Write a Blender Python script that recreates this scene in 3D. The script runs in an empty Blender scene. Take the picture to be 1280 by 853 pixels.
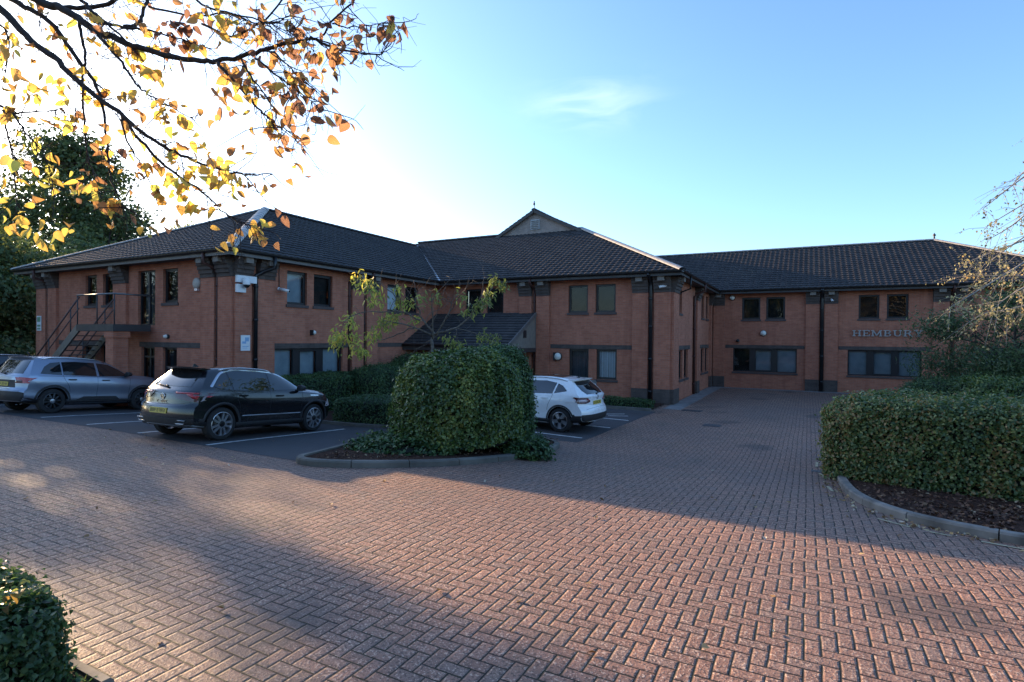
import bpy, bmesh, math, random
import numpy as np
from mathutils import Vector, Matrix
from mathutils.bvhtree import BVHTree

SC = bpy.context.scene
COL = SC.collection
R = math.radians
random.seed(7)
RNG = np.random.default_rng(11)

# ------------------------------------------------------------------ camera, world, sun, exposure
EYE = Vector((0.0, 0.0, 2.3))
YAW, PITCH, ROLL, FPX = 0.4886623, -0.00600091, 0.00926291, 695.727
fw = Vector((-math.sin(YAW) * math.cos(PITCH), math.cos(YAW) * math.cos(PITCH), math.sin(PITCH)))
rt = Vector((math.cos(YAW), math.sin(YAW), 0.0))
up = rt.cross(fw)
rt2 = rt * math.cos(ROLL) + up * math.sin(ROLL)
up2 = -rt * math.sin(ROLL) + up * math.cos(ROLL)
cam_d = bpy.data.cameras.new("camera")
cam = bpy.data.objects.new("camera", cam_d)
COL.objects.link(cam)
cam.matrix_world = Matrix(((rt2.x, up2.x, -fw.x, EYE.x), (rt2.y, up2.y, -fw.y, EYE.y), (rt2.z, up2.z, -fw.z, EYE.z), (0, 0, 0, 1)))
cam_d.sensor_width = 36.0
cam_d.lens = 36.0 * FPX / 1280.0
cam_d.clip_start = 0.05
cam_d.clip_end = 3000.0
SC.camera = cam

SUN_AZ, SUN_EL = R(78.0), R(15.0)            # azimuth measured from +Y towards -X
SUN_DIR = Vector((-math.sin(SUN_AZ) * math.cos(SUN_EL), math.cos(SUN_AZ) * math.cos(SUN_EL), math.sin(SUN_EL)))
sun_d = bpy.data.lights.new("sun", 'SUN')
sun_d.energy = 5.0
sun_d.angle = R(0.6)
sun_d.color = (1.0, 0.70, 0.40)
sun = bpy.data.objects.new("sun", sun_d)
COL.objects.link(sun)
sun.rotation_euler = (-SUN_DIR).to_track_quat('-Z', 'Y').to_euler()

world = bpy.data.worlds.new("World")
SC.world = world
world.use_nodes = True
wn, wl = world.node_tree.nodes, world.node_tree.links
wn.clear()
w_out = wn.new('ShaderNodeOutputWorld')
w_bg = wn.new('ShaderNodeBackground')
w_bg.inputs['Strength'].default_value = 0.15
sky = wn.new('ShaderNodeTexSky')
sky.sky_type = 'NISHITA'
sky.sun_disc = False
sky.sun_elevation = SUN_EL
sky.sun_rotation = -SUN_AZ
sky.air_density = 1.0
sky.dust_density = 1.1
sky.ozone_density = 4.2
# thin wisps of high cloud, in sky directions
w_tc = wn.new('ShaderNodeTexCoord')


def wmath(op, a, b=None):
    n = wn.new('ShaderNodeMath'); n.operation = op
    for i, v in enumerate((a, b)):
        if v is None: continue
        if isinstance(v, (int, float)): n.inputs[i].default_value = v
        else: wl.new(v, n.inputs[i])
    return n.outputs[0]


w_map = wn.new('ShaderNodeMapping')
w_map.inputs['Rotation'].default_value = (0, 0, -YAW + 0.136)
wl.new(w_tc.outputs['Generated'], w_map.inputs['Vector'])
w_sep = wn.new('ShaderNodeSeparateXYZ')
wl.new(w_map.outputs[0], w_sep.inputs[0])
w_noise = wn.new('ShaderNodeTexNoise')
w_noise.inputs['Scale'].default_value = 7.0
w_noise.inputs['Detail'].default_value = 7.0
w_noise.inputs['Distortion'].default_value = 0.9
w_m2 = wn.new('ShaderNodeMapping')
w_m2.inputs['Scale'].default_value = (1.0, 1.0, 4.5)
wl.new(w_map.outputs[0], w_m2.inputs['Vector'])
wl.new(w_m2.outputs[0], w_noise.inputs['Vector'])
w_dx = wmath('MULTIPLY', w_sep.outputs['X'], 11.5)
w_dz = wmath('MULTIPLY', wmath('SUBTRACT', w_sep.outputs['Z'], 0.384), 32.0)
w_rr = wmath('ADD', wmath('MULTIPLY', w_dx, w_dx), wmath('MULTIPLY', w_dz, w_dz))
w_mask = wmath('POWER', 2.718, wmath('MULTIPLY', w_rr, -1.0))
w_front = wmath('GREATER_THAN', w_sep.outputs['Y'], 0.0)
w_ramp = wn.new('ShaderNodeMapRange')
w_ramp.inputs['From Min'].default_value = 0.42
w_ramp.inputs['From Max'].default_value = 0.72
wl.new(w_noise.outputs['Fac'], w_ramp.inputs['Value'])
w_cl = wmath('MULTIPLY', wmath('MULTIPLY', w_mask, w_front), w_ramp.outputs[0])
w_cl = wmath('MULTIPLY', w_cl, 0.22)
w_mix = wn.new('ShaderNodeMix'); w_mix.data_type = 'RGBA'
wl.new(w_cl, w_mix.inputs['Factor'])
wl.new(sky.outputs[0], w_mix.inputs['A'])
w_mix.inputs['B'].default_value = (5.0, 5.3, 5.5, 1)
wl.new(w_mix.outputs['Result'], w_bg.inputs['Color'])
wl.new(w_bg.outputs[0], w_out.inputs['Surface'])

SC.view_settings.view_transform = 'Standard'
SC.view_settings.look = 'None'
SC.view_settings.gamma = 1.0
SC.view_settings.use_curve_mapping = False
SC.view_settings.exposure = 1.5

# ------------------------------------------------------------------ placing helpers


def gz(x, y):
    """the yard falls gently from the road towards the building"""
    t = min(max((y - 4.5) / 9.5, 0.0), 1.0)
    return 0.2 - 0.5 * t * t * (3 - 2 * t)


def ray(px, py):
    d = fw + rt2 * ((px - 640.0) / FPX) - up2 * ((py - 426.5) / FPX)
    return d


def at(px, py, depth):
    """world point seen at a photograph pixel, at a distance along the view axis"""
    return EYE + ray(px, py) * depth


# ------------------------------------------------------------------ materials


class NT:
    def __init__(self, name):
        self.m = bpy.data.materials.new(name)
        self.m.use_nodes = True
        self.n = self.m.node_tree.nodes
        self.l = self.m.node_tree.links
        self.n.clear()
        self.out = self.n.new('ShaderNodeOutputMaterial')

    def node(self, t, **kw):
        n = self.n.new(t)
        for k, v in kw.items(): setattr(n, k, v)
        return n

    def set(self, sock, v):
        if v is None: return
        if hasattr(v, 'is_linked') or hasattr(v, 'links'):
            self.l.new(v, sock)
        else:
            sock.default_value = v

    def math(self, op, a, b=None, c=None):
        n = self.node('ShaderNodeMath', operation=op)
        for i, v in enumerate((a, b, c)):
            self.set(n.inputs[i], v)
        return n.outputs[0]

    def mix(self, f, a, b):
        n = self.node('ShaderNodeMix', data_type='RGBA')
        self.set(n.inputs['Factor'], f)
        for k, v in (('A', a), ('B', b)):
            self.set(n.inputs[k], v if not isinstance(v, tuple) else (*v[:3], 1))
        return n.outputs['Result']

    def noise(self, vec, scale, detail=3.0, rough=0.5):
        n = self.node('ShaderNodeTexNoise')
        if vec is not None: self.l.new(vec, n.inputs['Vector'])
        n.inputs['Scale'].default_value = scale
        n.inputs['Detail'].default_value = detail
        n.inputs['Roughness'].default_value = rough
        return n.outputs['Fac']

    def range(self, v, a, b, c=0.0, d=1.0):
        n = self.node('ShaderNodeMapRange')
        self.l.new(v, n.inputs['Value'])
        for k, x in zip(('From Min', 'From Max', 'To Min', 'To Max'), (a, b, c, d)): n.inputs[k].default_value = x
        return n.outputs[0]

    def bump(self, h, strength, dist=0.01):
        n = self.node('ShaderNodeBump')
        n.inputs['Strength'].default_value = strength
        n.inputs['Distance'].default_value = dist
        self.l.new(h, n.inputs['Height'])
        return n.outputs[0]

    def pbr(self, color, rough=0.6, metal=0.0, normal=None, coat=0.0, spec=None, ior=None):
        b = self.node('ShaderNodeBsdfPrincipled')
        self.set(b.inputs['Base Color'], color if not isinstance(color, tuple) else (*color[:3], 1))
        self.set(b.inputs['Roughness'], rough)
        b.inputs['Metallic'].default_value = metal
        b.inputs['Coat Weight'].default_value = coat
        b.inputs['Coat Roughness'].default_value = 0.03
        if spec is not None: b.inputs['Specular IOR Level'].default_value = spec
        if ior is not None: b.inputs['IOR'].default_value = ior
        if normal is not None: self.l.new(normal, b.inputs['Normal'])
        return b

    def done(self, sh):
        self.l.new(sh.outputs[0], self.out.inputs['Surface'])
        return self.m

    def uv(self):
        return self.node('ShaderNodeTexCoord').outputs['UV']

    def obj(self):
        return self.node('ShaderNodeTexCoord').outputs['Object']


def plain(name, color, rough=0.6, metal=0.0, coat=0.0, var=0.12, scale=6.0, bump=0.0):
    t = NT(name)
    o = t.obj()
    f = t.noise(o, scale, 4.0)
    c2 = tuple(min(1, c * (1 + var)) for c in color)
    c1 = tuple(c * (1 - var) for c in color)
    col = t.mix(t.range(f, 0.3, 0.7), c1, c2)
    nb = t.bump(t.noise(o, scale * 12, 3.0), bump, 0.004) if bump else None
    rr = t.range(t.noise(o, scale * 0.6, 3.0), 0.3, 0.7, max(0.02, rough * 0.85), min(1, rough * 1.15))
    return t.done(t.pbr(col, rr, metal, nb, coat))


def brick(name, c1, c2, mortar, dirt=0.25):
    t = NT(name)
    uv = t.uv()
    b = t.node('ShaderNodeTexBrick')
    t.l.new(uv, b.inputs['Vector'])
    b.inputs['Scale'].default_value = 1.0
    b.inputs['Brick Width'].default_value = 0.225
    b.inputs['Row Height'].default_value = 0.075
    b.inputs['Mortar Size'].default_value = 0.0055
    b.inputs['Mortar Smooth'].default_value = 0.2
    b.inputs['Bias'].default_value = 0.0
    b.inputs['Color1'].default_value = (*c1, 1)
    b.inputs['Color2'].default_value = (*c2, 1)
    b.inputs['Mortar'].default_value = (*mortar, 1)
    big = t.noise(uv, 0.55, 4.0, 0.6)
    mid = t.noise(uv, 3.0, 4.0, 0.6)
    fine = t.noise(uv, 45.0, 3.0, 0.6)
    col = t.mix(t.range(big, 0.35, 0.75, 0.0, dirt), b.outputs['Color'], tuple(x * 0.55 for x in c1))
    col = t.mix(t.range(mid, 0.45, 0.8, 0.0, 0.3), col, tuple(min(1, x * 1.45 + 0.02) for x in c2))
    col = t.mix(t.range(fine, 0.35, 0.8, 0.0, 0.3), col, tuple(x * 0.5 for x in c1))
    mp = t.node('ShaderNodeMapping'); mp.inputs['Scale'].default_value = (2.2, 0.28, 1.0)
    t.l.new(uv, mp.inputs['Vector'])
    stk = t.noise(mp.outputs[0], 1.0, 5.0, 0.65)
    col = t.mix(t.range(stk, 0.5, 0.72, 0.0, 0.42), col, tuple(x * 0.5 for x in c1))
    col = t.mix(t.range(stk, 0.42, 0.28, 0.0, 0.25), col, tuple(min(1, x * 1.3 + 0.05) for x in c2))
    h = t.math('ADD', t.math('MULTIPLY', b.outputs['Fac'], -1.0), t.math('MULTIPLY', fine, 0.5))
    return t.done(t.pbr(col, 0.88, 0, t.bump(h, 0.6, 0.008), spec=0.25))


def paver_mat():
    t = NT('red_block_paving')
    tc = t.obj()
    sep = t.node('ShaderNodeSeparateXYZ')
    t.l.new(tc, sep.inputs[0])
    W = 0.103
    wob = t.noise(tc, 1.3, 2.0)
    x = t.math('ADD', t.math('DIVIDE', sep.outputs['X'], W), 4000.0)
    y = t.math('ADD', t.math('DIVIDE', sep.outputs['Y'], W), 4000.0)
    # slightly uneven laying
    x = t.math('ADD', x, t.math('MULTIPLY', t.math('SUBTRACT', wob, 0.5), 0.35))
    wob2 = t.noise(t.math('ADD', sep.outputs['Y'], 3.3), 1.1, 2.0)
    y = t.math('ADD', y, t.math('MULTIPLY', t.math('SUBTRACT', wob2, 0.5), 0.2))
    i = t.math('FLOOR', x); j = t.math('FLOOR', y)
    fx = t.math('SUBTRACT', x, i); fy = t.math('SUBTRACT', y, j)
    m = t.math('FLOORED_MODULO', t.math('SUBTRACT', i, j), 4.0)
    horiz = t.math('LESS_THAN', m, 1.5)
    h2 = t.math('COMPARE', m, 1.0, 0.1)
    v2 = t.math('COMPARE', m, 2.0, 0.1)
    bx = t.math('ADD', fx, h2); by = t.math('ADD', fy, v2)
    lx = t.math('ADD', 1.0, horiz); ly = t.math('SUBTRACT', 2.0, horiz)
    ex = t.math('MINIMUM', bx, t.math('SUBTRACT', lx, bx))
    ey = t.math('MINIMUM', by, t.math('SUBTRACT', ly, by))
    ed = t.math('MINIMUM', ex, ey)
    ii = t.math('SUBTRACT', i, h2); jj = t.math('SUBTRACT', j, v2)
    comb = t.node('ShaderNodeCombineXYZ')
    t.l.new(ii, comb.inputs[0]); t.l.new(jj, comb.inputs[1])
    wn_ = t.node('ShaderNodeTexWhiteNoise', noise_dimensions='2D')
    t.l.new(comb.outputs[0], wn_.inputs['Vector'])
    rnd = wn_.outputs['Value']
    sc2 = t.node('ShaderNodeVectorMath', operation='SCALE')
    t.l.new(comb.outputs[0], sc2.inputs[0]); sc2.inputs['Scale'].default_value = 1.37
    wn2 = t.node('ShaderNodeTexWhiteNoise', noise_dimensions='2D')
    t.l.new(sc2.outputs[0], wn2.inputs['Vector'])
    fine = t.noise(tc, 150.0, 3.0, 0.7)
    speck = t.noise(tc, 46.0, 1.5, 0.6)
    big = t.noise(tc, 0.33, 4.0, 0.6)
    mid = t.noise(tc, 2.2, 4.0, 0.6)
    c = t.mix(rnd, (0.200, 0.105, 0.074), (0.305, 0.160, 0.110))
    c = t.mix(t.range(wn2.outputs['Value'], 0.7, 1.0, 0.0, 0.6), c, (0.19, 0.145, 0.125))
    c = t.mix(t.range(fine, 0.48, 0.62, 0.0, 0.55), c, (0.40, 0.27, 0.21))
    grit = t.noise(tc, 58.0, 1.5, 0.6)
    c = t.mix(t.range(grit, 0.57, 0.64, 0.0, 0.9), c, (0.60, 0.44, 0.34))
    c = t.mix(t.range(speck, 0.38, 0.46, 0.8, 0.0), c, (0.075, 0.045, 0.036))
    c = t.mix(t.range(big, 0.4, 0.7, 0.0, 0.4), c, (0.125, 0.098, 0.090))
    c = t.mix(t.range(mid, 0.55, 0.8, 0.0, 0.35), c, (0.115, 0.098, 0.086))
    # oil drips, damp patches and moss
    sv = t.node('ShaderNodeTexVoronoi'); sv.inputs['Scale'].default_value = 0.42
    t.l.new(tc, sv.inputs['Vector'])
    dist = t.noise(tc, 3.0, 4.0, 0.7)
    oil = t.range(t.math('ADD', sv.outputs['Distance'], t.math('MULTIPLY', dist, 0.5)), 0.36, 0.47, 0.55, 0.0)
    c = t.mix(oil, c, (0.055, 0.048, 0.046))
    trk = t.noise(tc, 0.16, 5.0, 0.65)
    c = t.mix(t.range(trk, 0.5, 0.68, 0.0, 0.35), c, (0.21, 0.16, 0.14))
    moss = t.range(t.noise(tc, 0.8, 4.0, 0.7), 0.56, 0.72, 0.0, 0.30)
    c = t.mix(moss, c, (0.085, 0.085, 0.052))
    jw = t.range(t.noise(tc, 9.0, 2.0), 0.3, 0.7, 0.040, 0.075)
    joint = t.math('LESS_THAN', ed, jw)
    jc = t.mix(t.range(mid, 0.45, 0.6), (0.014, 0.011, 0.009), (0.018, 0.019, 0.009))
    c = t.mix(joint, c, jc)
    prof = t.range(ed, 0.02, 0.17, 0.0, 1.0)
    prof = t.math('POWER', prof, 0.6)
    h = t.math('ADD', t.math('MULTIPLY', prof, 1.0), t.math('MULTIPLY', grit, 0.75))
    h = t.math('ADD', h, t.math('MULTIPLY', rnd, 0.35))
    rough = t.range(fine, 0.3, 0.7, 0.75, 0.55)
    return t.done(t.pbr(c, rough, 0, t.bump(h, 0.9, 0.0085), spec=0.3))


def tarmac_mat(name, base=(0.062, 0.062, 0.067)):
    t = NT(name)
    o = t.obj()
    f = t.noise(o, 160.0, 3.0, 0.7)
    g = t.noise(o, 0.6, 4.0, 0.6)
    c = t.mix(t.range(f, 0.45, 0.7), tuple(x * 0.8 for x in base), tuple(x * 1.9 for x in base))
    c = t.mix(t.range(g, 0.4, 0.7, 0, 0.5), c, (0.055, 0.048, 0.044))
    return t.done(t.pbr(c, 0.8, 0, t.bump(f, 0.5, 0.006), spec=0.3))


def soil_mat(name, c1, c2, scale=30.0):
    t = NT(name)
    o = t.obj()
    f = t.noise(o, scale, 5.0, 0.7)
    v = t.node('ShaderNodeTexVoronoi'); v.inputs['Scale'].default_value = scale * 0.8
    t.l.new(o, v.inputs['Vector'])
    c = t.mix(t.range(f, 0.3, 0.7), c1, c2)
    c = t.mix(t.range(v.outputs['Distance'], 0.1, 0.6, 0.0, 0.5), c, tuple(x * 0.4 for x in c1))
    return t.done(t.pbr(c, 0.95, 0, t.bump(t.math('ADD', f, v.outputs['Distance']), 0.9, 0.03), spec=0.1))


def leaf_mat(name, ramp, trans=0.35, rough=0.45, spec=0.4):
    """ramp: list of (pos, colour); picked per leaf by its pick value"""
    t = NT(name)
    a = t.node('ShaderNodeAttribute', attribute_name='pick')
    r = t.node('ShaderNodeValToRGB')
    el = r.color_ramp.elements
    el[0].position, el[0].color = ramp[0][0], (*ramp[0][1], 1)
    el[1].position, el[1].color = ramp[-1][0], (*ramp[-1][1], 1)
    for p, c in ramp[1:-1]:
        e = el.new(p); e.color = (*c, 1)
    t.l.new(a.outputs['Fac'], r.inputs['Fac'])
    b = t.pbr(r.outputs[0], rough, 0, spec=spec)
    tr = t.node('ShaderNodeBsdfTranslucent')
    hs = t.node('ShaderNodeHueSaturation')
    hs.inputs['Saturation'].default_value = 1.1
    hs.inputs['Value'].default_value = 1.5
    t.l.new(r.outputs[0], hs.inputs['Color'])
    t.l.new(hs.outputs[0], tr.inputs['Color'])
    mx = t.node('ShaderNodeMixShader')
    mx.inputs[0].default_value = trans
    t.l.new(b.outputs[0], mx.inputs[1]); t.l.new(tr.outputs[0], mx.inputs[2])
    return t.done(mx)


def glass_mat(name, tint=(0.86, 0.90, 0.91), ior=1.5):
    t = NT(name)
    fr = t.node('ShaderNodeFresnel'); fr.inputs['IOR'].default_value = ior
    tr = t.node('ShaderNodeBsdfTransparent'); tr.inputs['Color'].default_value = (*tint, 1)
    gl = t.node('ShaderNodeBsdfGlossy'); gl.inputs['Roughness'].default_value = 0.02
    o = t.obj()
    nb = t.bump(t.noise(o, 1.4, 1.0), 0.25, 0.006)
    t.l.new(nb, gl.inputs['Normal'])
    mx = t.node('ShaderNodeMixShader')
    t.l.new(fr.outputs[0], mx.inputs[0]); t.l.new(tr.outputs[0], mx.inputs[1]); t.l.new(gl.outputs[0], mx.inputs[2])
    return t.done(mx)


def paint_mat(name, color, metal=0.0, rough=0.35, dirt=1.0):
    t = NT(name)
    o = t.obj()
    d = t.noise(o, 2.0, 5.0, 0.6)
    fl = t.noise(o, 900.0, 1.0)
    c = t.mix(t.range(d, 0.45, 0.8, 0.0, 0.10 * dirt), color, (0.25, 0.22, 0.19))
    c = t.mix(t.range(fl, 0.4, 0.7, 0, 0.25), c, tuple(min(1, x * 1.6 + 0.01) for x in color))
    sep = t.node('ShaderNodeSeparateXYZ'); t.l.new(o, sep.inputs[0])
    grime = t.math('MULTIPLY', t.range(sep.outputs['Z'], 0.55, 0.2), t.range(d, 0.35, 0.65, 0.1 * dirt, 0.5 * dirt))
    c = t.mix(grime, c, (0.16, 0.14, 0.12))
    r = t.range(d, 0.3, 0.7, rough * 0.8, rough * 1.2)
    return t.done(t.pbr(c, r, metal, None, 1.0))


def tile_mat():
    t = NT('roof_tiles')
    uv = t.uv()
    sep = t.node('ShaderNodeSeparateXYZ'); t.l.new(uv, sep.inputs[0])
    iu = t.math('FLOOR', t.math('DIVIDE', sep.outputs['X'], 0.255))
    iv = t.math('FLOOR', t.math('DIVIDE', sep.outputs['Y'], 0.30))
    cb = t.node('ShaderNodeCombineXYZ'); t.l.new(iu, cb.inputs[0]); t.l.new(iv, cb.inputs[1])
    wn_ = t.node('ShaderNodeTexWhiteNoise', noise_dimensions='2D'); t.l.new(cb.outputs[0], wn_.inputs['Vector'])
    n = t.noise(uv, 0.5, 4.0, 0.6)
    f = t.noise(uv, 20.0, 4.0, 0.6)
    c = t.mix(wn_.outputs['Value'], (0.030, 0.028, 0.031), (0.055, 0.050, 0.053))
    c = t.mix(t.range(n, 0.4, 0.75, 0, 0.5), c, (0.062, 0.058, 0.055))
    c = t.mix(t.range(f, 0.55, 0.8, 0, 0.4), c, (0.085, 0.085, 0.072))
    c = t.mix(t.range(t.noise(uv, 1.6, 6.0, 0.75), 0.60, 0.72, 0, 0.5), c, (0.11, 0.11, 0.085))
    return t.done(t.pbr(c, 0.62, 0, t.bump(f, 0.25, 0.004), spec=0.4))


M = {}
M['brick'] = brick('red_brick', (0.41, 0.142, 0.086), (0.52, 0.198, 0.120), (0.34, 0.23, 0.18))
M['grey_brick'] = brick('dark_grey_brick', (0.088, 0.068, 0.060), (0.125, 0.096, 0.084), (0.12, 0.10, 0.09))
M['pale_brick'] = brick('buff_brick', (0.30, 0.245, 0.22), (0.37, 0.30, 0.27), (0.32, 0.28, 0.25), 0.15)
M['tiles'] = tile_mat()
M['ridge'] = plain('ridge_tile_sunlit', (0.30, 0.285, 0.27), 0.5, var=0.2, bump=0.3)  # lightened caps: the sun's glint on these edges is put into the colour
M['ridge_dark'] = plain('ridge_tile_dark', (0.06, 0.055, 0.054), 0.6, var=0.2, bump=0.3)
M['lead'] = plain('lead_flashing', (0.34, 0.35, 0.37), 0.4, 0.3, var=0.2)
M['fascia'] = plain('grey_fascia', (0.13, 0.12, 0.115), 0.5)
M['fascia_dark'] = plain('dark_fascia', (0.05, 0.045, 0.045), 0.5)
M['soffit'] = plain('soffit', (0.075, 0.068, 0.066), 0.7)
M['gutter'] = plain('black_gutter', (0.014, 0.013, 0.014), 0.35)
M['pipe'] = plain('black_downpipe', (0.012, 0.012, 0.014), 0.32)
M['brown_pipe_recess'] = plain('brown_recess', (0.07, 0.026, 0.02), 0.6)
M['frame'] = plain('dark_window_frame', (0.016, 0.015, 0.018), 0.4)
M['sill'] = plain('dark_brick_sill', (0.085, 0.06, 0.055), 0.75, bump=0.3)
M['glass'] = glass_mat('window_glass')
M['unlit_backing'] = plain('unlit_black', (0.012, 0.012, 0.013), 0.9)  # near-black sheet behind panes; interior darkness is put into the colour
M['blind_pale'] = plain('pale_blind', (0.66, 0.72, 0.78), 0.8, var=0.05)
M['blind_reflect_blue'] = plain('blue_grey_blind_reflect', (0.30, 0.36, 0.42), 0.8, var=0.15, scale=2.5)
M['blind_dark'] = plain('dark_blind', (0.075, 0.09, 0.11), 0.8)
M['steel'] = plain('galvanised_steel', (0.16, 0.165, 0.17), 0.45, 0.5)
M['dark_steel'] = plain('painted_dark_steel', (0.045, 0.045, 0.048), 0.5)
M['brown_rail'] = plain('brown_handrail', (0.09, 0.05, 0.045), 0.4)
M['timber'] = plain('weathered_timber', (0.22, 0.19, 0.165), 0.8, bump=0.3)
M['white_plastic'] = plain('white_plastic', (0.72, 0.73, 0.74), 0.4, var=0.05)
M['black_plastic'] = plain('black_plastic', (0.018, 0.018, 0.020), 0.5)
M['lamp_glass'] = plain('opal_lamp', (0.75, 0.73, 0.66), 0.25, var=0.04)
M['letters'] = plain('grey_metal_letters', (0.38, 0.35, 0.33), 0.45, 0.3, var=0.1)
M['render'] = plain('beige_render', (0.21, 0.185, 0.16), 0.85, bump=0.3)
M['paving'] = paver_mat()
M['tarmac'] = tarmac_mat('tarmac')
M['kerb'] = plain('concrete_kerb', (0.175, 0.160, 0.142), 0.85, var=0.45, scale=3.0, bump=0.4)
M['kerb_dark'] = plain('mossy_kerb', (0.125, 0.115, 0.10), 0.9, var=0.4, scale=2.0, bump=0.4)
M['kerb_line'] = plain('worn_yellow_paint', (0.42, 0.37, 0.24), 0.8, var=0.4, scale=14.0, bump=0.2)
M['line'] = plain('worn_white_paint', (0.62, 0.62, 0.60), 0.7, var=0.25, scale=9.0, bump=0.2)
M['mulch'] = soil_mat('bark_mulch', (0.045, 0.024, 0.018), (0.115, 0.062, 0.045), 26.0)
M['earth'] = soil_mat('earth', (0.045, 0.04, 0.025), (0.08, 0.07, 0.04), 18.0)
M['grass'] = soil_mat('rough_grass', (0.035, 0.05, 0.02), (0.07, 0.085, 0.035), 9.0)
M['slab'] = plain('concrete_path', (0.21, 0.195, 0.185), 0.9, var=0.25, scale=3.0, bump=0.3)
M['bark'] = plain('tree_bark', (0.055, 0.046, 0.040), 0.9, var=0.4, scale=9.0, bump=0.6)
M['bark_grey'] = plain('grey_brown_bark', (0.125, 0.105, 0.088), 0.85, var=0.4, scale=14.0, bump=0.5)
M['bark_pale'] = plain('pale_bark', (0.26, 0.235, 0.205), 0.85, var=0.4, scale=9.0, bump=0.5)
M['bark_black'] = plain('wet_dark_bark', (0.030, 0.026, 0.026), 0.8, var=0.3, scale=30.0, bump=0.6)
M['core'] = plain('hedge_dark_core', (0.010, 0.013, 0.007), 0.95, var=0.5, scale=14.0, bump=0.8)
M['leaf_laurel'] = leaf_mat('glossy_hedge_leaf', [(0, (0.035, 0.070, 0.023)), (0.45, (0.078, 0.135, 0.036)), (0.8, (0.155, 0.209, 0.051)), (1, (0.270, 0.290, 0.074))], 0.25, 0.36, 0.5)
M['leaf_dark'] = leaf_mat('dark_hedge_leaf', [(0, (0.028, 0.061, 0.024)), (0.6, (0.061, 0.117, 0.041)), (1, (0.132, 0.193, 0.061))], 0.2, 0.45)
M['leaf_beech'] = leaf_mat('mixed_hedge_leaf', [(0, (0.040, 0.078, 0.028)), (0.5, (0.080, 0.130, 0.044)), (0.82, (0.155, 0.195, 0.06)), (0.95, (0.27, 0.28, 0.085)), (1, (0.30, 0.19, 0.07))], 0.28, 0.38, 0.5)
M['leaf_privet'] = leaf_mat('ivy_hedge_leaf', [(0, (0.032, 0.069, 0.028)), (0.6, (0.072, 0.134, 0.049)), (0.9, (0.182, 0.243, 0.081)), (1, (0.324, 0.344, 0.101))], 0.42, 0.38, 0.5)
M['leaf_autumn'] = leaf_mat('autumn_leaf', [(0, (0.17, 0.10, 0.075)), (0.25, (0.30, 0.17, 0.10)), (0.5, (0.46, 0.28, 0.11)), (0.7, (0.60, 0.43, 0.13)), (0.9, (0.66, 0.56, 0.16)), (1, (0.34, 0.38, 0.12))], 0.62, 0.5, 0.25)
M['leaf_cherry'] = leaf_mat('yellow_green_leaf', [(0, (0.131, 0.160, 0.056)), (0.5, (0.263, 0.290, 0.085)), (0.85, (0.506, 0.488, 0.112)), (1, (0.675, 0.506, 0.131))], 0.45, 0.5)
M['leaf_birch'] = leaf_mat('birch_leaf', [(0, (0.10, 0.09, 0.055)), (0.5, (0.22, 0.20, 0.10)), (0.85, (0.46, 0.42, 0.22)), (1, (0.48, 0.33, 0.15))], 0.45, 0.5)
M['leaf_evergreen'] = leaf_mat('loose_evergreen_leaf', [(0, (0.035, 0.065, 0.03)), (0.6, (0.075, 0.125, 0.05)), (1, (0.17, 0.21, 0.09))], 0.3, 0.45)
M['leaf_oak'] = leaf_mat('dark_tree_leaf', [(0, (0.046, 0.071, 0.031)), (0.6, (0.102, 0.141, 0.051)), (1, (0.218, 0.218, 0.076))], 0.3, 0.6)
M['leaf_gold'] = leaf_mat('golden_tree_leaf', [(0, (0.08, 0.07, 0.02)), (0.5, (0.22, 0.16, 0.04)), (1, (0.36, 0.22, 0.05))], 0.4, 0.6)
M['leaf_fallen'] = leaf_mat('fallen_leaf', [(0, (0.16, 0.08, 0.035)), (0.5, (0.30, 0.19, 0.08)), (0.8, (0.46, 0.36, 0.20)), (1, (0.58, 0.52, 0.42))], 0.1, 0.7)
M['leaf_litter'] = leaf_mat('leaf_litter', [(0, (0.05, 0.022, 0.016)), (0.6, (0.11, 0.055, 0.035)), (0.92, (0.2, 0.11, 0.06)), (1, (0.38, 0.3, 0.2))], 0.05, 0.8)
M['tyre'] = plain('tyre_rubber', (0.018, 0.018, 0.019), 0.8, bump=0.2)
M['rim_dark'] = plain('dark_alloy', (0.06, 0.062, 0.068), 0.35, 0.7)
M['rim_silver'] = plain('silver_alloy', (0.42, 0.42, 0.44), 0.3, 0.8)
M['rim_black'] = plain('black_alloy', (0.016, 0.016, 0.018), 0.3, 0.3)
M['cladding'] = plain('black_cladding', (0.022, 0.022, 0.024), 0.6)
M['car_glass'] = plain('tinted_car_glass', (0.012, 0.014, 0.016), 0.03, 0.0, 0.0, var=0.05)
M['car_glass'].node_tree.nodes['Principled BSDF'].inputs['IOR'].default_value = 1.9
M['chrome'] = plain('bright_trim', (0.62, 0.62, 0.64), 0.16, 1.0, var=0.04)
M['silver_trim'] = plain('silver_trim', (0.45, 0.45, 0.46), 0.35, 0.7)
M['light_red'] = plain('red_lens', (0.42, 0.015, 0.02), 0.12, 0, 0.8, var=0.2, scale=30)
M['light_dark'] = plain('smoked_lens', (0.10, 0.03, 0.03), 0.1, 0, 0.8)
M['light_clear'] = plain('clear_lens', (0.62, 0.52, 0.54), 0.1, 0, 0.8, var=0.3, scale=14)
M['plate'] = plain('yellow_plate', (0.56, 0.42, 0.06), 0.5, var=0.06)
M['plate_ink'] = plain('black_ink', (0.02, 0.02, 0.02), 0.6)
M['paint_black'] = paint_mat('black_car_paint', (0.004, 0.0045, 0.007), 0.0, 0.25, 0.2)
M['paint_blue'] = paint_mat('silver_blue_car_paint', (0.26, 0.30, 0.38), 0.75, 0.35)
M['paint_white'] = paint_mat('white_car_paint', (0.84, 0.85, 0.86), 0.0, 0.3, 0.6)
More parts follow.
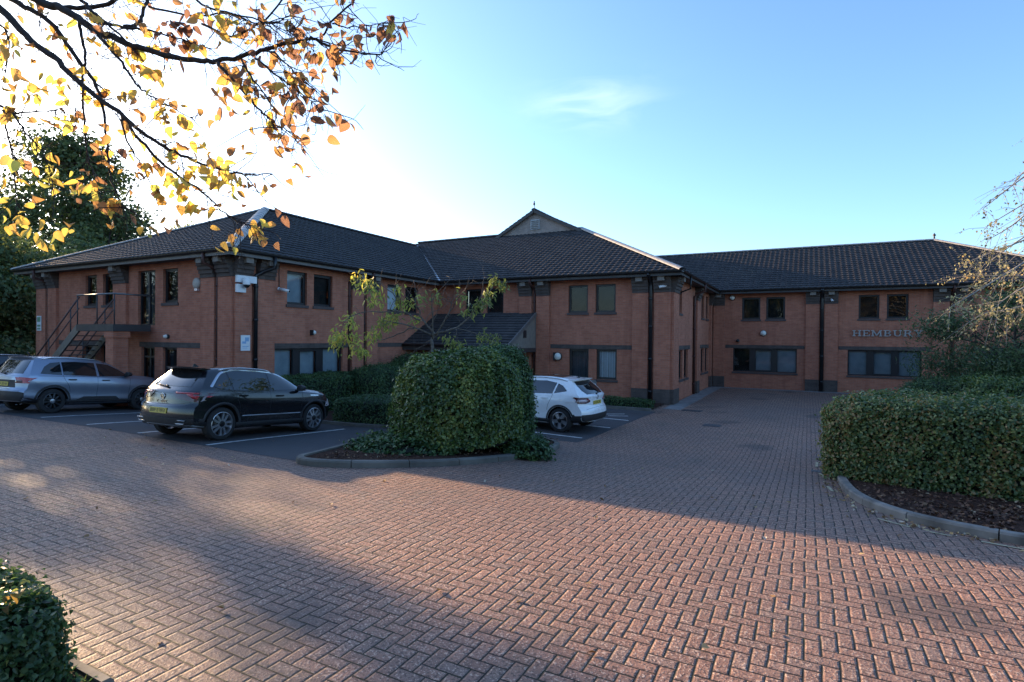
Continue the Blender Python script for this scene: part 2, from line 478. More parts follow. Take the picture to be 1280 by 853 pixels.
M['paint_grey'] = paint_mat('dark_grey_car_paint', (0.05, 0.055, 0.065), 0.5, 0.3)

# ------------------------------------------------------------------ mesh helpers


def tag(o, label=None, cat=None, group=None, kind=None):
    for k, v in (('label', label), ('category', cat), ('group', group), ('kind', kind)):
        if v: o[k] = v
    return o


def empty(name, loc, rz=0.0, label=None, cat=None, group=None):
    o = bpy.data.objects.new(name, None)
    COL.objects.link(o)
    o.location = loc
    o.rotation_euler = (0, 0, rz)
    o.empty_display_size = 0.2
    return tag(o, label, cat, group)


class MB:
    def __init__(self):
        self.v, self.f, self.mi, self.sm = [], [], [], []
        self.cur, self.smooth = 0, False

    def add(self, verts, faces, smooth=None):
        b = len(self.v)
        self.v += [tuple(v) for v in verts]
        for f in faces:
            self.f.append(tuple(b + i for i in f))
            self.mi.append(self.cur)
            self.sm.append(self.smooth if smooth is None else smooth)
        return b

    def quad(self, a, b, c, d): self.add([a, b, c, d], [(0, 1, 2, 3)])

    def box(self, x0, x1, y0, y1, z0, z1):
        v = [(x0, y0, z0), (x1, y0, z0), (x1, y1, z0), (x0, y1, z0), (x0, y0, z1), (x1, y0, z1), (x1, y1, z1), (x0, y1, z1)]
        self.add(v, [(0, 3, 2, 1), (4, 5, 6, 7), (0, 1, 5, 4), (1, 2, 6, 5), (2, 3, 7, 6), (3, 0, 4, 7)])

    def bar(self, p, q, w, h=None, upv=(0, 0, 1)):
        """rectangular bar from p to q"""
        p, q = Vector(p), Vector(q)
        h = h or w
        d = (q - p).normalized()
        u = Vector(upv)
        if abs(d.dot(u)) > 0.98: u = Vector((0, 1, 0))
        s = d.cross(u).normalized(); u = s.cross(d)
        vs = []
        for c in (p, q):
            for a, b in ((-1, -1), (1, -1), (1, 1), (-1, 1)):
                vs.append(c + s * (a * w / 2) + u * (b * h / 2))
        self.add(vs, [(3, 2, 1, 0), (4, 5, 6, 7), (0, 1, 5, 4), (1, 2, 6, 5), (2, 3, 7, 6), (3, 0, 4, 7)])

    def tube(self, pts, rad, n=8, caps=True):
        pts = [Vector(p) for p in pts]
        if not hasattr(rad, '__len__'): rad = [rad] * len(pts)
        rings = []
        prev = None
        vs, fs = [], []
        for i, p in enumerate(pts):
            d = (pts[min(i + 1, len(pts) - 1)] - pts[max(i - 1, 0)])
            if d.length < 1e-9: d = Vector((0, 0, 1))
            d.normalize()
            if prev is None:
                u = Vector((0, 0, 1)) if abs(d.z) < 0.9 else Vector((1, 0, 0))
            else: u = prev
            s = d.cross(u)
            if s.length < 1e-6: s = d.cross(Vector((1, 0.3, 0.2)))
            s.normalize(); u = s.cross(d); prev = u
            for k in range(n):
                a = 2 * math.pi * k / n
                vs.append(p + (s * math.cos(a) + u * math.sin(a)) * rad[i])
        for i in range(len(pts) - 1):
            for k in range(n):
                fs.append((i * n + k, i * n + (k + 1) % n, (i + 1) * n + (k + 1) % n, (i + 1) * n + k))
        if caps:
            fs.append(tuple(range(n - 1, -1, -1)))
            fs.append(tuple((len(pts) - 1) * n + k for k in range(n)))
        self.add(vs, fs, True)

    def lathe(self, prof, c, axis='z', n=24, smooth=True, caps=False):
        """prof: list of (r, h) along axis"""
        vs, fs = [], []
        c = Vector(c)
        for r, h in prof:
            for k in range(n):
                a = 2 * math.pi * k / n
                x, y = r * math.cos(a), r * math.sin(a)
                o = {'z': (x, y, h), 'y': (x, h, y), 'x': (h, x, y)}[axis]
                vs.append(c + Vector(o))
        for i in range(len(prof) - 1):
            for k in range(n):
                fs.append((i * n + k, i * n + (k + 1) % n, (i + 1) * n + (k + 1) % n, (i + 1) * n + k))
        if caps and prof[0][0] > 1e-4: fs.append(tuple(range(n - 1, -1, -1)))
        if caps and prof[-1][0] > 1e-4: fs.append(tuple((len(prof) - 1) * n + k for k in range(n)))
        self.add(vs, fs, smooth)

    def prism(self, poly, fn, d):
        """poly: 2D points; fn(a, b, t) -> 3D, t in {0, d}"""
        n = len(poly)
        vs = [fn(a, b, 0) for a, b in poly] + [fn(a, b, d) for a, b in poly]
        fs = [tuple(range(n)), tuple(range(2 * n - 1, n - 1, -1))]
        for i in range(n):
            fs.append((i, (i + 1) % n, n + (i + 1) % n, n + i))
        self.add(vs, fs)

    def build(self, name, mats, parent=None, fix=True, uv=True, sharp=None):
        if not self.f: return None
        me = bpy.data.meshes.new(name)
        me.from_pydata(self.v, [], self.f)
        if not isinstance(mats, (list, tuple)): mats = [mats]
        for m in mats: me.materials.append(m)
        me.polygons.foreach_set('material_index', self.mi)
        me.polygons.foreach_set('use_smooth', self.sm)
        me.update()
        if fix:
            bm = bmesh.new(); bm.from_mesh(me)
            bmesh.ops.recalc_face_normals(bm, faces=bm.faces)
            bm.to_mesh(me); bm.free()
        if uv: box_uv(me)
        if sharp: me.set_sharp_from_angle(angle=R(sharp))
        o = bpy.data.objects.new(name, me)
        COL.objects.link(o)
        if parent is not None: o.parent = parent
        return o


def box_uv(me):
    lay = me.uv_layers.new(name='metres')
    nl = len(me.loops)
    co = np.empty(len(me.vertices) * 3); me.vertices.foreach_get('co', co); co = co.reshape(-1, 3)
    li = np.empty(nl, dtype=np.int64); me.loops.foreach_get('vertex_index', li)
    npol = len(me.polygons)
    nor = np.empty(npol * 3); me.polygons.foreach_get('normal', nor); nor = nor.reshape(-1, 3)
    tot = np.empty(npol, dtype=np.int64); me.polygons.foreach_get('loop_total', tot)
    ln = np.repeat(nor, tot, axis=0)
    p = co[li]
    ax, ay, az = np.abs(ln).T
    u = np.where(az > 0.8, p[:, 0], np.where(ax > ay, p[:, 1], p[:, 0]))
    v = np.where(az > 0.8, p[:, 1], p[:, 2])
    lay.data.foreach_set('uv', np.stack([u, v], 1).ravel())


def arr_mesh(name, V, F, mat, parent=None, pick=None, smooth=False):
    """V (n,3), F (m,k) numpy arrays -> one object; pick: a tone number per vertex for its leaf"""
    me = bpy.data.meshes.new(name)
    k = F.shape[1]
    me.vertices.add(len(V)); me.vertices.foreach_set('co', V.astype(np.float32).ravel())
    me.loops.add(F.size); me.loops.foreach_set('vertex_index', F.astype(np.int32).ravel())
    me.polygons.add(len(F))
    me.polygons.foreach_set('loop_start', np.arange(0, F.size, k, dtype=np.int32))
    if smooth: me.polygons.foreach_set('use_smooth', np.ones(len(F), dtype=bool))
    me.update(calc_edges=True)
    me.validate()
    if pick is not None:
        a = me.attributes.new('pick', 'FLOAT', 'POINT')
        a.data.foreach_set('value', pick.astype(np.float32))
    me.materials.append(mat)
    o = bpy.data.objects.new(name, me)
    COL.objects.link(o)
    if parent is not None: o.parent = parent
    return o


def unit(a):
    return a / np.maximum(np.linalg.norm(a, axis=1, keepdims=True), 1e-9)


LEAF_SIMPLE = (np.array([(0, 0, 0), (0.42, 0.32, 0.10), (0, 1.0, -0.06), (-0.42, 0.32, 0.10)]), np.array([(0, 1, 2), (0, 2, 3)]))
_OV = [(0.0, 0.0), (0.20, 0.04), (0.36, 0.18), (0.42, 0.38), (0.37, 0.60), (0.24, 0.82), (0.0, 1.08), (-0.24, 0.80), (-0.36, 0.58), (-0.41, 0.36), (-0.35, 0.17), (-0.19, 0.04)]
LEAF_ROUND = (np.array([(x, y, 0.22 * abs(x) - 0.10 * y * y) for x, y in _OV] + [(0.0, 0.30, -0.01), (0.0, 0.68, -0.046)]),
              np.array([(0, 1, 12), (1, 2, 12), (2, 3, 12), (3, 13, 12), (3, 4, 13), (4, 5, 13), (5, 6, 13), (6, 7, 13), (7, 8, 13), (8, 9, 13), (9, 12, 13), (9, 10, 12), (10, 11, 12), (11, 0, 12)]))
LEAF_OVATE = (np.array([(0, 0, 0), (0.30, 0.12, 0.07), (0.38, 0.45, 0.09), (0.0, 1.05, -0.08), (-0.38, 0.45, 0.09), (-0.30, 0.12, 0.07)]),
              np.array([(0, 1, 2), (0, 2, 3), (0, 3, 4), (0, 4, 5)]))
LEAF_LONG = (np.array([(0, 0, 0), (0.17, 0.3, 0.04), (0.13, 0.7, 0.0), (0, 1.1, -0.12), (-0.13, 0.7, 0.0), (-0.17, 0.3, 0.04)]), np.array([(0, 1, 2), (0, 2, 3), (0, 3, 4), (0, 4, 5)]))


def leaves(P, N, size, shape=LEAF_SIMPLE, droop=None, rng=RNG, curl=0.0, pick=None):
    """leaf blades at points P, blade normals roughly N. returns V, F, pick"""
    n = len(P)
    N = unit(N)
    t = rng.normal(size=(n, 3))
    if droop is not None: t = t * (1 - droop) + np.array([0, 0, -1.0]) * droop * 1.6
    t = t - N * (t * N).sum(1, keepdims=True)
    t = unit(t)
    s = np.cross(t, N)
    sz = size * rng.uniform(0.6, 1.25, n)
    T, FF = shape
    T = np.repeat(T[None], n, 0)
    if curl:
        c = rng.uniform(-curl, curl, n)
        T = T.copy()
        T[:, :, 2] += c[:, None] * (T[:, :, 1] - 0.4) ** 2 + rng.uniform(0, curl, n)[:, None] * np.abs(T[:, :, 0])
        T[:, :, 0] *= rng.uniform(0.65, 1.15, n)[:, None]
    V = P[:, None, :] + sz[:, None, None] * (T[:, :, 0:1] * s[:, None, :] + T[:, :, 1:2] * t[:, None, :] + T[:, :, 2:3] * N[:, None, :])
    k = T.shape[1]
    F = (FF[None] + (np.arange(n) * k)[:, None, None]).reshape(-1, 3)
    pk = rng.uniform(0, 1, n) if pick is None else pick
    return V.reshape(-1, 3), F, np.repeat(pk, k)


def lump(P, seed, freq=1.0):
    """smooth pseudo-noise in about -1..1"""
    r = np.random.default_rng(seed)
    o = np.zeros(len(P))
    for k in range(7):
        d = r.normal(size=3) * freq * (1.0 + 0.35 * k)
        o += np.sin(P @ d + r.uniform(0, 6.28)) / (1 + 0.3 * k)
    return o / 2.6


# ------------------------------------------------------------------ ground, paving, bays


def sheet(name, poly, dz, mat, kind='structure', step=0.6, label=None):
    """flat patch following the ground; poly = xy outline (convex or not)"""
    bm = bmesh.new()
    f = bm.faces.new([bm.verts.new((x, y, 0)) for x, y in poly])
    ys = [p[1] for p in poly]
    y = math.floor(min(ys))
    while y < min(max(ys), 16):
        if y > min(ys):
            bmesh.ops.bisect_plane(bm, geom=bm.verts[:] + bm.edges[:] + bm.faces[:], plane_co=(0, y, 0), plane_no=(0, 1, 0))
        y += step
    bmesh.ops.triangulate(bm, faces=bm.faces)
    for v in bm.verts: v.co.z = gz(v.co.x, v.co.y) + dz
    bmesh.ops.recalc_face_normals(bm, faces=bm.faces)
    me = bpy.data.meshes.new(name); bm.to_mesh(me); bm.free()
    for p in me.polygons:
        if p.normal.z < 0: p.flip()
    me.materials.append(mat)
    box_uv(me)
    o = bpy.data.objects.new(name, me); COL.objects.link(o)
    tag(o, label, None, None, kind)
    return o


sheet('ground', [(-500, -500), (500, -500), (500, 700), (-500, 700)], -0.03, M['grass'], step=1.0)
sheet('block_paving', [(-34, -14), (22, -14), (22, 33), (-34, 33)], 0.0, M['paving'])
sheet('parking_bay_surface', [(-34, 6.6), (-21, 6.7), (-14.3, 6.85), (-7.7, 6.75), (-8.1, 7.8), (-8.8, 10.4), (-8.95, 12.2), (-15.2, 12.4), (-15.2, 11.3), (-34, 11.3)], 0.004, M['tarmac'])
sheet('visitor_bay_surface', [(-9.0, 12.9), (-5.0, 12.9), (-4.75, 19.9), (-12.0, 19.9), (-12.0, 12.9)], 0.004, M['tarmac'])


def strip(name, p, q, w, label, group):
    p, q = Vector(p), Vector(q)
    d = (q - p).normalized(); s = Vector((-d.y, d.x)) * (w / 2)
    o = sheet(name, [tuple(p - s), tuple(q - s), tuple(q + s), tuple(p + s)], 0.009, M['kerb_line' if name == 'kerb_line' else 'line'], label=label)
    tag(o, None, None, group)
    return o


BL = 'painted parking bay lines'
strip('bay_line', (-10.43, 6.85), (-10.88, 11.0), 0.085, 'white bay line running along the right side of the black car', BL)
strip('bay_line', (-13.01, 6.95), (-13.25, 10.9), 0.085, 'white bay line running under the left side of the black car', BL)
strip('bay_line', (-15.26, 7.0), (-15.5, 10.9), 0.085, 'white bay line in the empty bay between the blue and black cars', BL)
strip('bay_line', (-17.52, 7.0), (-17.85, 10.9), 0.085, 'white bay line along the right side of the silver blue car', BL)
strip('bay_line', (-21.95, 7.0), (-22.3, 10.9), 0.085, 'white bay line left of the silver blue car', BL)
strip('bay_line', (-10.2, 14.2), (-5.16, 13.62), 0.085, 'white bay line nearest side of the white car', BL)
strip('bay_line', (-9.9, 15.95), (-5.05, 15.62), 0.085, 'white bay line far side of the white car', BL)
strip('bay_line', (-9.8, 17.75), (-5.0, 17.32), 0.085, 'white bay line nearest the low hedge by the middle wall', BL)
strip('bay_line', (-6.3, 18.25), (-5.55, 18.75), 0.07, 'worn white letter stroke painted on the bay near the low hedge', BL)
strip('bay_line', (-5.9, 18.0), (-5.3, 18.3), 0.07, 'worn white dash painted on the bay near the low hedge', BL)
# worn yellowish line by the right kerb
for k, (a, b) in enumerate((((0.82, 8.55), (1.12, 8.28)), ((1.3, 8.16), (1.5, 8.09)), ((1.75, 8.02), (2.1, 7.93)), ((2.3, 7.87), (2.8, 7.76)))):
    strip('kerb_line', a, b, 0.045, 'worn pale line fragment along the right kerb', 'worn kerb line fragments')
for a, b in (((0.22, 12.2), (0.30, 11.7)), ((0.18, 12.9), (0.2, 13.5)), ((0.32, 10.8), (0.38, 10.35))):
    strip('kerb_line', a, b, 0.05, 'worn pale line fragment along the right kerb', 'worn kerb line fragments')
# footpath strip round the middle block and right wing
sheet('building_path', [(-4.75, 20.9), (-4.1, 20.9), (-4.1, 31.7), (12, 31.7), (12, 32.4), (-4.75, 32.4)], 0.006, M['slab'])


def offset_path(pts, d):
    out = []
    n = len(pts)
    for i in range(n):
        a, b = Vector(pts[max(i - 1, 0)]), Vector(pts[min(i + 1, n - 1)])
        t = (b - a).normalized()
        out.append(Vector(pts[i]) + Vector((-t.y, t.x)) * d)
    return out


def smooth_path(pts, n=6):
    P = [Vector(p) for p in pts]
    out = []
    for i in range(len(P) - 1):
        p0, p1, p2, p3 = P[max(i - 1, 0)], P[i], P[i + 1], P[min(i + 2, len(P) - 1)]
        for k in range(n):
            t = k / n
            out.append(0.5 * ((2 * p1) + (p2 - p0) * t + (2 * p0 - 5 * p1 + 4 * p2 - p3) * t * t + (3 * p1 - p0 - 3 * p2 + p3) * t ** 3))
    out.append(P[-1])
    return out


def kerb(name, pts, mat, w=0.125, h=0.11, smooth=True, joint=0.9):
    """kerb stones along a path, rounded front edge, thin joints"""
    P = smooth_path(pts) if smooth else [Vector(p) for p in pts]
    dense = []
    for a, b in zip(P[:-1], P[1:]):
        m = max(1, int((b - a).length / 0.3))
        dense += [a.lerp(b, k / m) for k in range(m)]
    dense.append(P[-1])
    A = dense
    B = offset_path(dense, w)
    C1 = offset_path(dense, 0.02)
    mb = MB()
    run = 0.0
    for i in range(len(A) - 1):
        seg = (A[i + 1] - A[i]).length
        run += seg
        gap = 0.014 if run > joint else 0.0
        if gap: run = 0.0
        vs = []
        for j, q in ((i, 0.0), (i + 1, gap)):
            def L(p, pn):
                return p.lerp(pn, q / max(seg, 1e-6)) if q else p
            a, b, c = L(A[j], A[j - 1]), L(B[j], B[j - 1]), L(C1[j], C1[j - 1])
            g = gz(a.x, a.y)
            vs += [(a.x, a.y, g - 0.05), (a.x, a.y, g + h - 0.025), (c.x, c.y, g + h), (b.x, b.y, g + h), (b.x, b.y, g - 0.05)]
        fs = [(0, 1, 6, 5), (1, 2, 7, 6), (2, 3, 8, 7), (3, 4, 9, 8)]
        if gap: fs.append((5, 6, 7, 8, 9))
        if i == 0 or run == seg: fs.append((4, 3, 2, 1, 0))
        if i == len(A) - 2 and not gap: fs.append((5, 6, 7, 8, 9))
        mb.add(vs, fs)
    o = mb.build(name, mat)
    tag(o, None, None, None, 'structure')
    return o


ISL = [(-9.0, 12.3), (-8.85, 10.6), (-8.4, 8.8), (-7.95, 7.35), (-7.75, 6.72), (-7.35, 6.55), (-6.75, 6.8), (-6.05, 7.4), (-5.43, 8.28), (-5.0, 9.6), (-4.92, 11.2), (-5.3, 12.3), (-6.6, 12.85), (-8.8, 12.85)]
sheet('island_bed', [tuple(p) for p in offset_path(ISL, 0.06)], 0.085, M['mulch'])
kerb('island_kerb', ISL, M['kerb_dark'])
RK = [(20.0, 15.6), (6.0, 15.6), (2.0, 15.5), (0.85, 15.2), (0.5, 14.5), (0.47, 12.6), (0.50, 11.2), (0.58, 10.12), (0.76, 9.35), (1.04, 8.80), (1.36, 8.48), (1.75, 8.28), (2.3, 8.12), (5.0, 7.6), (11.0, 6.6), (20.0, 5.2)]
bed = offset_path(smooth_path(RK), 0.06)
sheet('right_bed', [tuple(p) for p in bed], 0.075, M['mulch'])
sheet('far_bed', [(2.6, 20.4), (14, 20.4), (14, 27.5), (2.6, 27.5)], 0.05, M['mulch'])
kerb('right_kerb', RK, M['kerb'])
BK = [(-14.0, 2.1), (-9.0, 1.95), (-4.2, 1.84), (-3.68, 1.84)]
kerb('near_kerb', BK[::-1], M['kerb'], w=0.07, h=0.035, smooth=False)
kerb('near_kerb', [(-3.58, -6.0), (-3.62, 1.8)][::-1], M['kerb'], w=0.07, h=0.03, smooth=False)
sheet('near_bed', [(-14, -6), (-3.65, -6), (-3.7, 1.78), (-14.0, 2.05)], 0.02, M['earth'])
sheet('wall_bed', [(-16.1, 11.8), (-12.6, 11.65), (-11.0, 11.85), (-9.5, 12.3), (-9.5, 13.6), (-13.0, 14.5), (-13.2, 19.3), (-16.1, 19.3)], 0.05, M['mulch'])
kerb('wall_bed_kerb', [(-15.4, 11.75), (-12.6, 11.55), (-11.0, 11.75), (-9.45, 12.2)][::-1], M['kerb_dark'], h=0.1, smooth=False)
sheet('middle_bed', [(-10.2, 20.15), (-5.0, 20.15), (-5.0, 22.4), (-10.2, 22.4)], 0.05, M['mulch'])
kerb('middle_bed_kerb', [(-4.95, 20.05), (-10.3, 20.2)], M['kerb_dark'], h=0.1, smooth=False)
sheet('left_wall_bed', [(-28.8, 11.2), (-16.2, 11.2), (-16.2, 11.43), (-28.8, 11.43)], 0.03, M['slab'])


def cover(name, cx, cy, w, l, label):
    mb = MB()
    g = gz(cx, cy)
    mb.box(cx - w / 2, cx + w / 2, cy - l / 2, cy + l / 2, g - 0.02, g + 0.008)
    for k in range(5):
        x = cx - w / 2 + w * (k + 0.5) / 5
        mb.box(x - w * 0.06, x + w * 0.06, cy - l * 0.4, cy + l * 0.4, g + 0.008, g + 0.013)
    tag(mb.build(name, M['dark_steel']), label, 'drain cover')


cover('drain_cover', 0.25, 12.41, 0.34, 0.2, 'black iron gully grate beside the right kerb')
cover('manhole_cover', -2.54, 17.7, 0.5, 0.5, 'square iron manhole cover in the middle of the shaded paving')
cover('manhole_cover', -3.7, 21.0, 0.7, 0.45, 'far iron manhole cover close to the middle block corner')

# ------------------------------------------------------------------ the office building
YA, XB, YM, XR, YW, OH = 11.43744, -16.105612, 22.40982, -4.801572, 32.451252, 0.507
GB = -0.3
ZSOF, ZEAVE, PITCH_R = 4.80, 4.95, 0.495
ZBB, ZBT = 1.85, 2.03
UP_Z = (3.40, 4.58)
LO_Z = (0.58, 1.85)
XL, XE, YBK = -28.84, 11.33, 43.0
bld = empty('office_building', (-10, 22, GB), 0, 'long two storey red brick office building with hipped dark tiled roofs', 'office building')
bld_inv = Matrix.Translation((10, -22, -GB))


def bpart(mb, name, mat, parent=bld, **kw):
    o = mb.build(name, mat, parent, **kw)
    if parent is bld: o.matrix_parent_inverse = bld_inv
    return o


class Facade:
    """vertical wall: P(a, z, out) with a along the wall, out = distance proud of the wall face"""
    def __init__(self, axis, pos, sign):
        self.axis, self.pos, self.sign = axis, pos, sign

    def P(self, a, z, out=0.0):
        q = self.pos + self.sign * out
        return (a, q, z) if self.axis == 'Y' else (q, a, z)

    def box(self, mb, a0, a1, z0, z1, o0, o1):
        p, q = self.P(a0, z0, o0), self.P(a1, z1, o1)
        mb.box(min(p[0], q[0]), max(p[0], q[0]), min(p[1], q[1]), max(p[1], q[1]), min(z0, z1), max(z0, z1))


FA = Facade('Y', YA, -1)
FB = Facade('X', XB, 1)
FM = Facade('Y', YM, -1)
FR = Facade('X', XR, 1)
FW = Facade('Y', YW, -1)
DEEP = 0.11


def wall(F, a0, a1, holes, z0=GB - 0.1, z1=ZSOF + 0.1, mat='brick'):
    mb = MB()
    As = sorted({a0, a1, *[h[0] for h in holes], *[h[1] for h in holes]})
    Zs = sorted({z0, z1, *[h[2] for h in holes], *[h[3] for h in holes]})
    for i in range(len(As) - 1):
        for j in range(len(Zs) - 1):
            ca, cz = (As[i] + As[i + 1]) / 2, (Zs[j] + Zs[j + 1]) / 2
            if any(h[0] < ca < h[1] and h[2] < cz < h[3] for h in holes): continue
            mb.quad(F.P(As[i], Zs[j]), F.P(As[i + 1], Zs[j]), F.P(As[i + 1], Zs[j + 1]), F.P(As[i], Zs[j + 1]))
    for h in holes:
        for (p, q) in (((h[0], h[2]), (h[1], h[2])), ((h[1], h[2]), (h[1], h[3])), ((h[1], h[3]), (h[0], h[3])), ((h[0], h[3]), (h[0], h[2]))):
            mb.quad(F.P(p[0], p[1]), F.P(q[0], q[1]), F.P(q[0], q[1], -DEEP - 0.09), F.P(p[0], p[1], -DEEP - 0.09))
    return bpart(mb, 'wall', M[mat], fix=False)


def window(F, a0, a1, z0, z1, cols=1, fill='unlit_backing', sill=True, name='window', widths=None, label=None, transom=None, back=None):
    fb = MB()
    o0, o1 = -DEEP - 0.05, -DEEP + 0.02
    t = 0.055
    F.box(fb, a0, a1, z0, z0 + t, o0, o1); F.box(fb, a0, a1, z1 - t, z1, o0, o1)
    F.box(fb, a0, a0 + t, z0 + t, z1 - t, o0, o1); F.box(fb, a1 - t, a1, z0 + t, z1 - t, o0, o1)
    inner = [(a0 + t, a1 - t)]
    if cols == 3:
        w = a1 - a0
        m1, m2 = a0 + w * 0.315, a0 + w * 0.655
        for m in (m1, m2): F.box(fb, m - 0.16, m + 0.16, z0 + t, z1 - t, o0 - 0.002, o1 + 0.004)
        inner = [(a0 + t, m1 - 0.16), (m1 + 0.16, m2 - 0.16), (m2 + 0.16, a1 - t)]
        # opening light in the middle has its own sash
        c0, c1 = inner[1]
        for (p, q, r, s) in ((c0, c1, z1 - t - 0.06, z1 - t), (c0, c1, z0 + t, z0 + t + 0.05)):
            F.box(fb, p, q, r, s, o0, o1 + 0.012)
    elif cols == 1 and a1 - a0 > 0.6 and name == 'window':
        s = 0.035
        b0, b1, y0, y1 = a0 + t, a1 - t, z0 + t, z1 - t
        F.box(fb, b0, b1, y0, y0 + s, o0, o1 - 0.015); F.box(fb, b0, b1, y1 - s, y1, o0, o1 - 0.015)
        F.box(fb, b0, b0 + s, y0 + s, y1 - s, o0, o1 - 0.015); F.box(fb, b1 - s, b1, y0 + s, y1 - s, o0, o1 - 0.015)
    if transom: F.box(fb, a0 + t, a1 - t, transom - 0.03, transom + 0.03, o0, o1 + 0.002)
    if name == 'door': F.box(fb, (a0 + a1) / 2 - 0.04, (a0 + a1) / 2 + 0.04, z0 + t, z1 - t, o0, o1 + 0.003)
    fr = bpart(fb, name, M['frame'])
    if label: fr['label'] = label
    gb = MB()
    gap = 0.0
    for (p, q) in inner:
        gb.quad(F.P(p, z0 + t, -DEEP - 0.01), F.P(q, z0 + t, -DEEP - 0.01), F.P(q, z1 - t, -DEEP - 0.01), F.P(p, z1 - t, -DEEP - 0.01))
    gb.build('pane', M['glass'], fr, fix=False)
    rb = MB()
    if fill.startswith('slat'):
        mat = {'slat_pale': 'blind_pale', 'slat_dark': 'blind_dark'}[fill]
        a = a0 + 0.06
        while a < a1 - 0.1:
            tw = 0.035 + 0.012 * math.sin(a * 37)
            p, q = F.P(a, z0 + 0.03, -DEEP - 0.10), F.P(a + 0.085, z0 + 0.03, -DEEP - 0.10 - tw)
            p2, q2 = F.P(a, z1 - 0.03, -DEEP - 0.10), F.P(a + 0.085, z1 - 0.03, -DEEP - 0.10 - tw)
            rb.quad(p, q, q2, p2)
            a += 0.105
        rb.build('blind', M[mat], fr, fix=False)
        rb = MB()
        rb.quad(F.P(a0, z0, -DEEP - 0.2), F.P(a1, z0, -DEEP - 0.2), F.P(a1, z1, -DEEP - 0.2), F.P(a0, z1, -DEEP - 0.2))
        rb.build('unlit_backing', M['unlit_backing'], fr, fix=False)
    else:
        d = -DEEP - 0.15
        for n_, (p, q) in enumerate(inner):
            rb.cur = 1 if (back and n_ in back) else 0
            rb.quad(F.P(p - 0.02, z0, d), F.P(q + 0.02, z0, d), F.P(q + 0.02, z1, d), F.P(p - 0.02, z1, d))
        rb.build('blind' if fill != 'unlit_backing' else 'unlit_backing', [M[fill], M['unlit_backing']], fr, fix=False)
    if sill:
        sb = MB()
        F.box(sb, a0 - 0.05, a1 + 0.05, z0 - 0.10, z0 - 0.004, -DEEP + 0.0, 0.045)
        sb.build('sill', M['sill'], fr)
    return fr


def pilaster(F, a0, a1, out=0.10, plinth=True, base=GB - 0.05):
    mb = MB()
    mb.cur = 0
    F.box(mb, a0, a1, 0.30, 4.16, -0.02, out)
    mb.cur = 1
    F.box(mb, a0 - (0.012 if plinth else 0), a1 + (0.012 if plinth else 0), base, 0.30, -0.02, out + 0.022)
    for k in range(5):
        z = 4.16 + k * 0.128
        F.box(mb, a0 - 0.006 - 0.002 * k, a1 + 0.006 + 0.002 * k, z, z + 0.126, -0.02, out + 0.03 + 0.045 * k)
    bpart(mb, 'pilaster', [M['brick'], M['grey_brick']])
    tb = MB()
    c = (a0 + a1) / 2
    F.box(tb, c - 0.13, c + 0.13, 4.60, 4.80, out + 0.10, out + 0.31)
    bpart(tb, 'rafter_end', M['timber'])


def band(F, a0, a1):
    mb = MB()
    F.box(mb, a0, a1, ZBB, ZBT, -0.02, 0.018)
    bpart(mb, 'brick_band', M['grey_brick'])


def downpipe(F, a, out, z1=4.62, z0=GB, r=0.055, mat='pipe', swan=None, top=4.88):
    mb = MB()
    pts = [F.P(a, z0 + 0.03, out), F.P(a, z1 - 0.35, out)]
    s = swan if swan is not None else 0.0
    pts += [F.P(a, z1 - 0.2, out), F.P(a + s * 0.5, z1 - 0.05, out + 0.13), F.P(a + s, z1 + 0.08, OH + 0.03), F.P(a + s, top, OH + 0.03)]
    mb.tube([Vector(p) for p in pts], r, 10)
    for z in (0.2, 1.5, 2.8, 3.9):
        mb.tube([F.P(a, z - 0.04, out), F.P(a, z + 0.04, out)], r + 0.014, 10)
    bpart(mb, 'downpipe', M[mat])


# ---- left wing, face A (towards the camera, left)
hA = [(-25.08, -24.24, *UP_Z), (-23.8, -22.95, *UP_Z), (-21.43, -20.36, 2.62, 4.58), (-19.9, -19.03, *UP_Z),
      (-21.2, -20.38, GB + 0.1, ZBB), (-19.9, -19.07, LO_Z[0], ZBB), (-25.2, -24.3, *LO_Z), (-23.9, -23.0, *LO_Z)]
wall(FA, XL, XB, hA)
window(FA, *hA[0]); window(FA, *hA[1])
window(FA, *hA[2], fill='blind_dark', sill=False, name='door', label='dark glazed fire escape door at the top of the steel stair')
window(FA, *hA[3])
window(FA, *hA[4], fill='unlit_backing', sill=False, name='door', transom=1.5)
window(FA, *hA[5]); window(FA, *hA[6]); window(FA, *hA[7])
for a in ((XL, -28.05), (-27.85, -27.17), (-22.9, -22.04), (-17.63, -16.93), (-16.74, XB)): pilaster(FA, *a)
band(FA, -21.3, -17.66); band(FA, -27.1, -22.95)
downpipe(FA, -16.835, 0.03, z1=4.5, mat='brown_pipe_recess', r=0.05)  # brown tube stands for the dark recess between the corner pilasters
downpipe(FA, -27.95, 0.03, z1=4.5, mat='brown_pipe_recess', r=0.05)
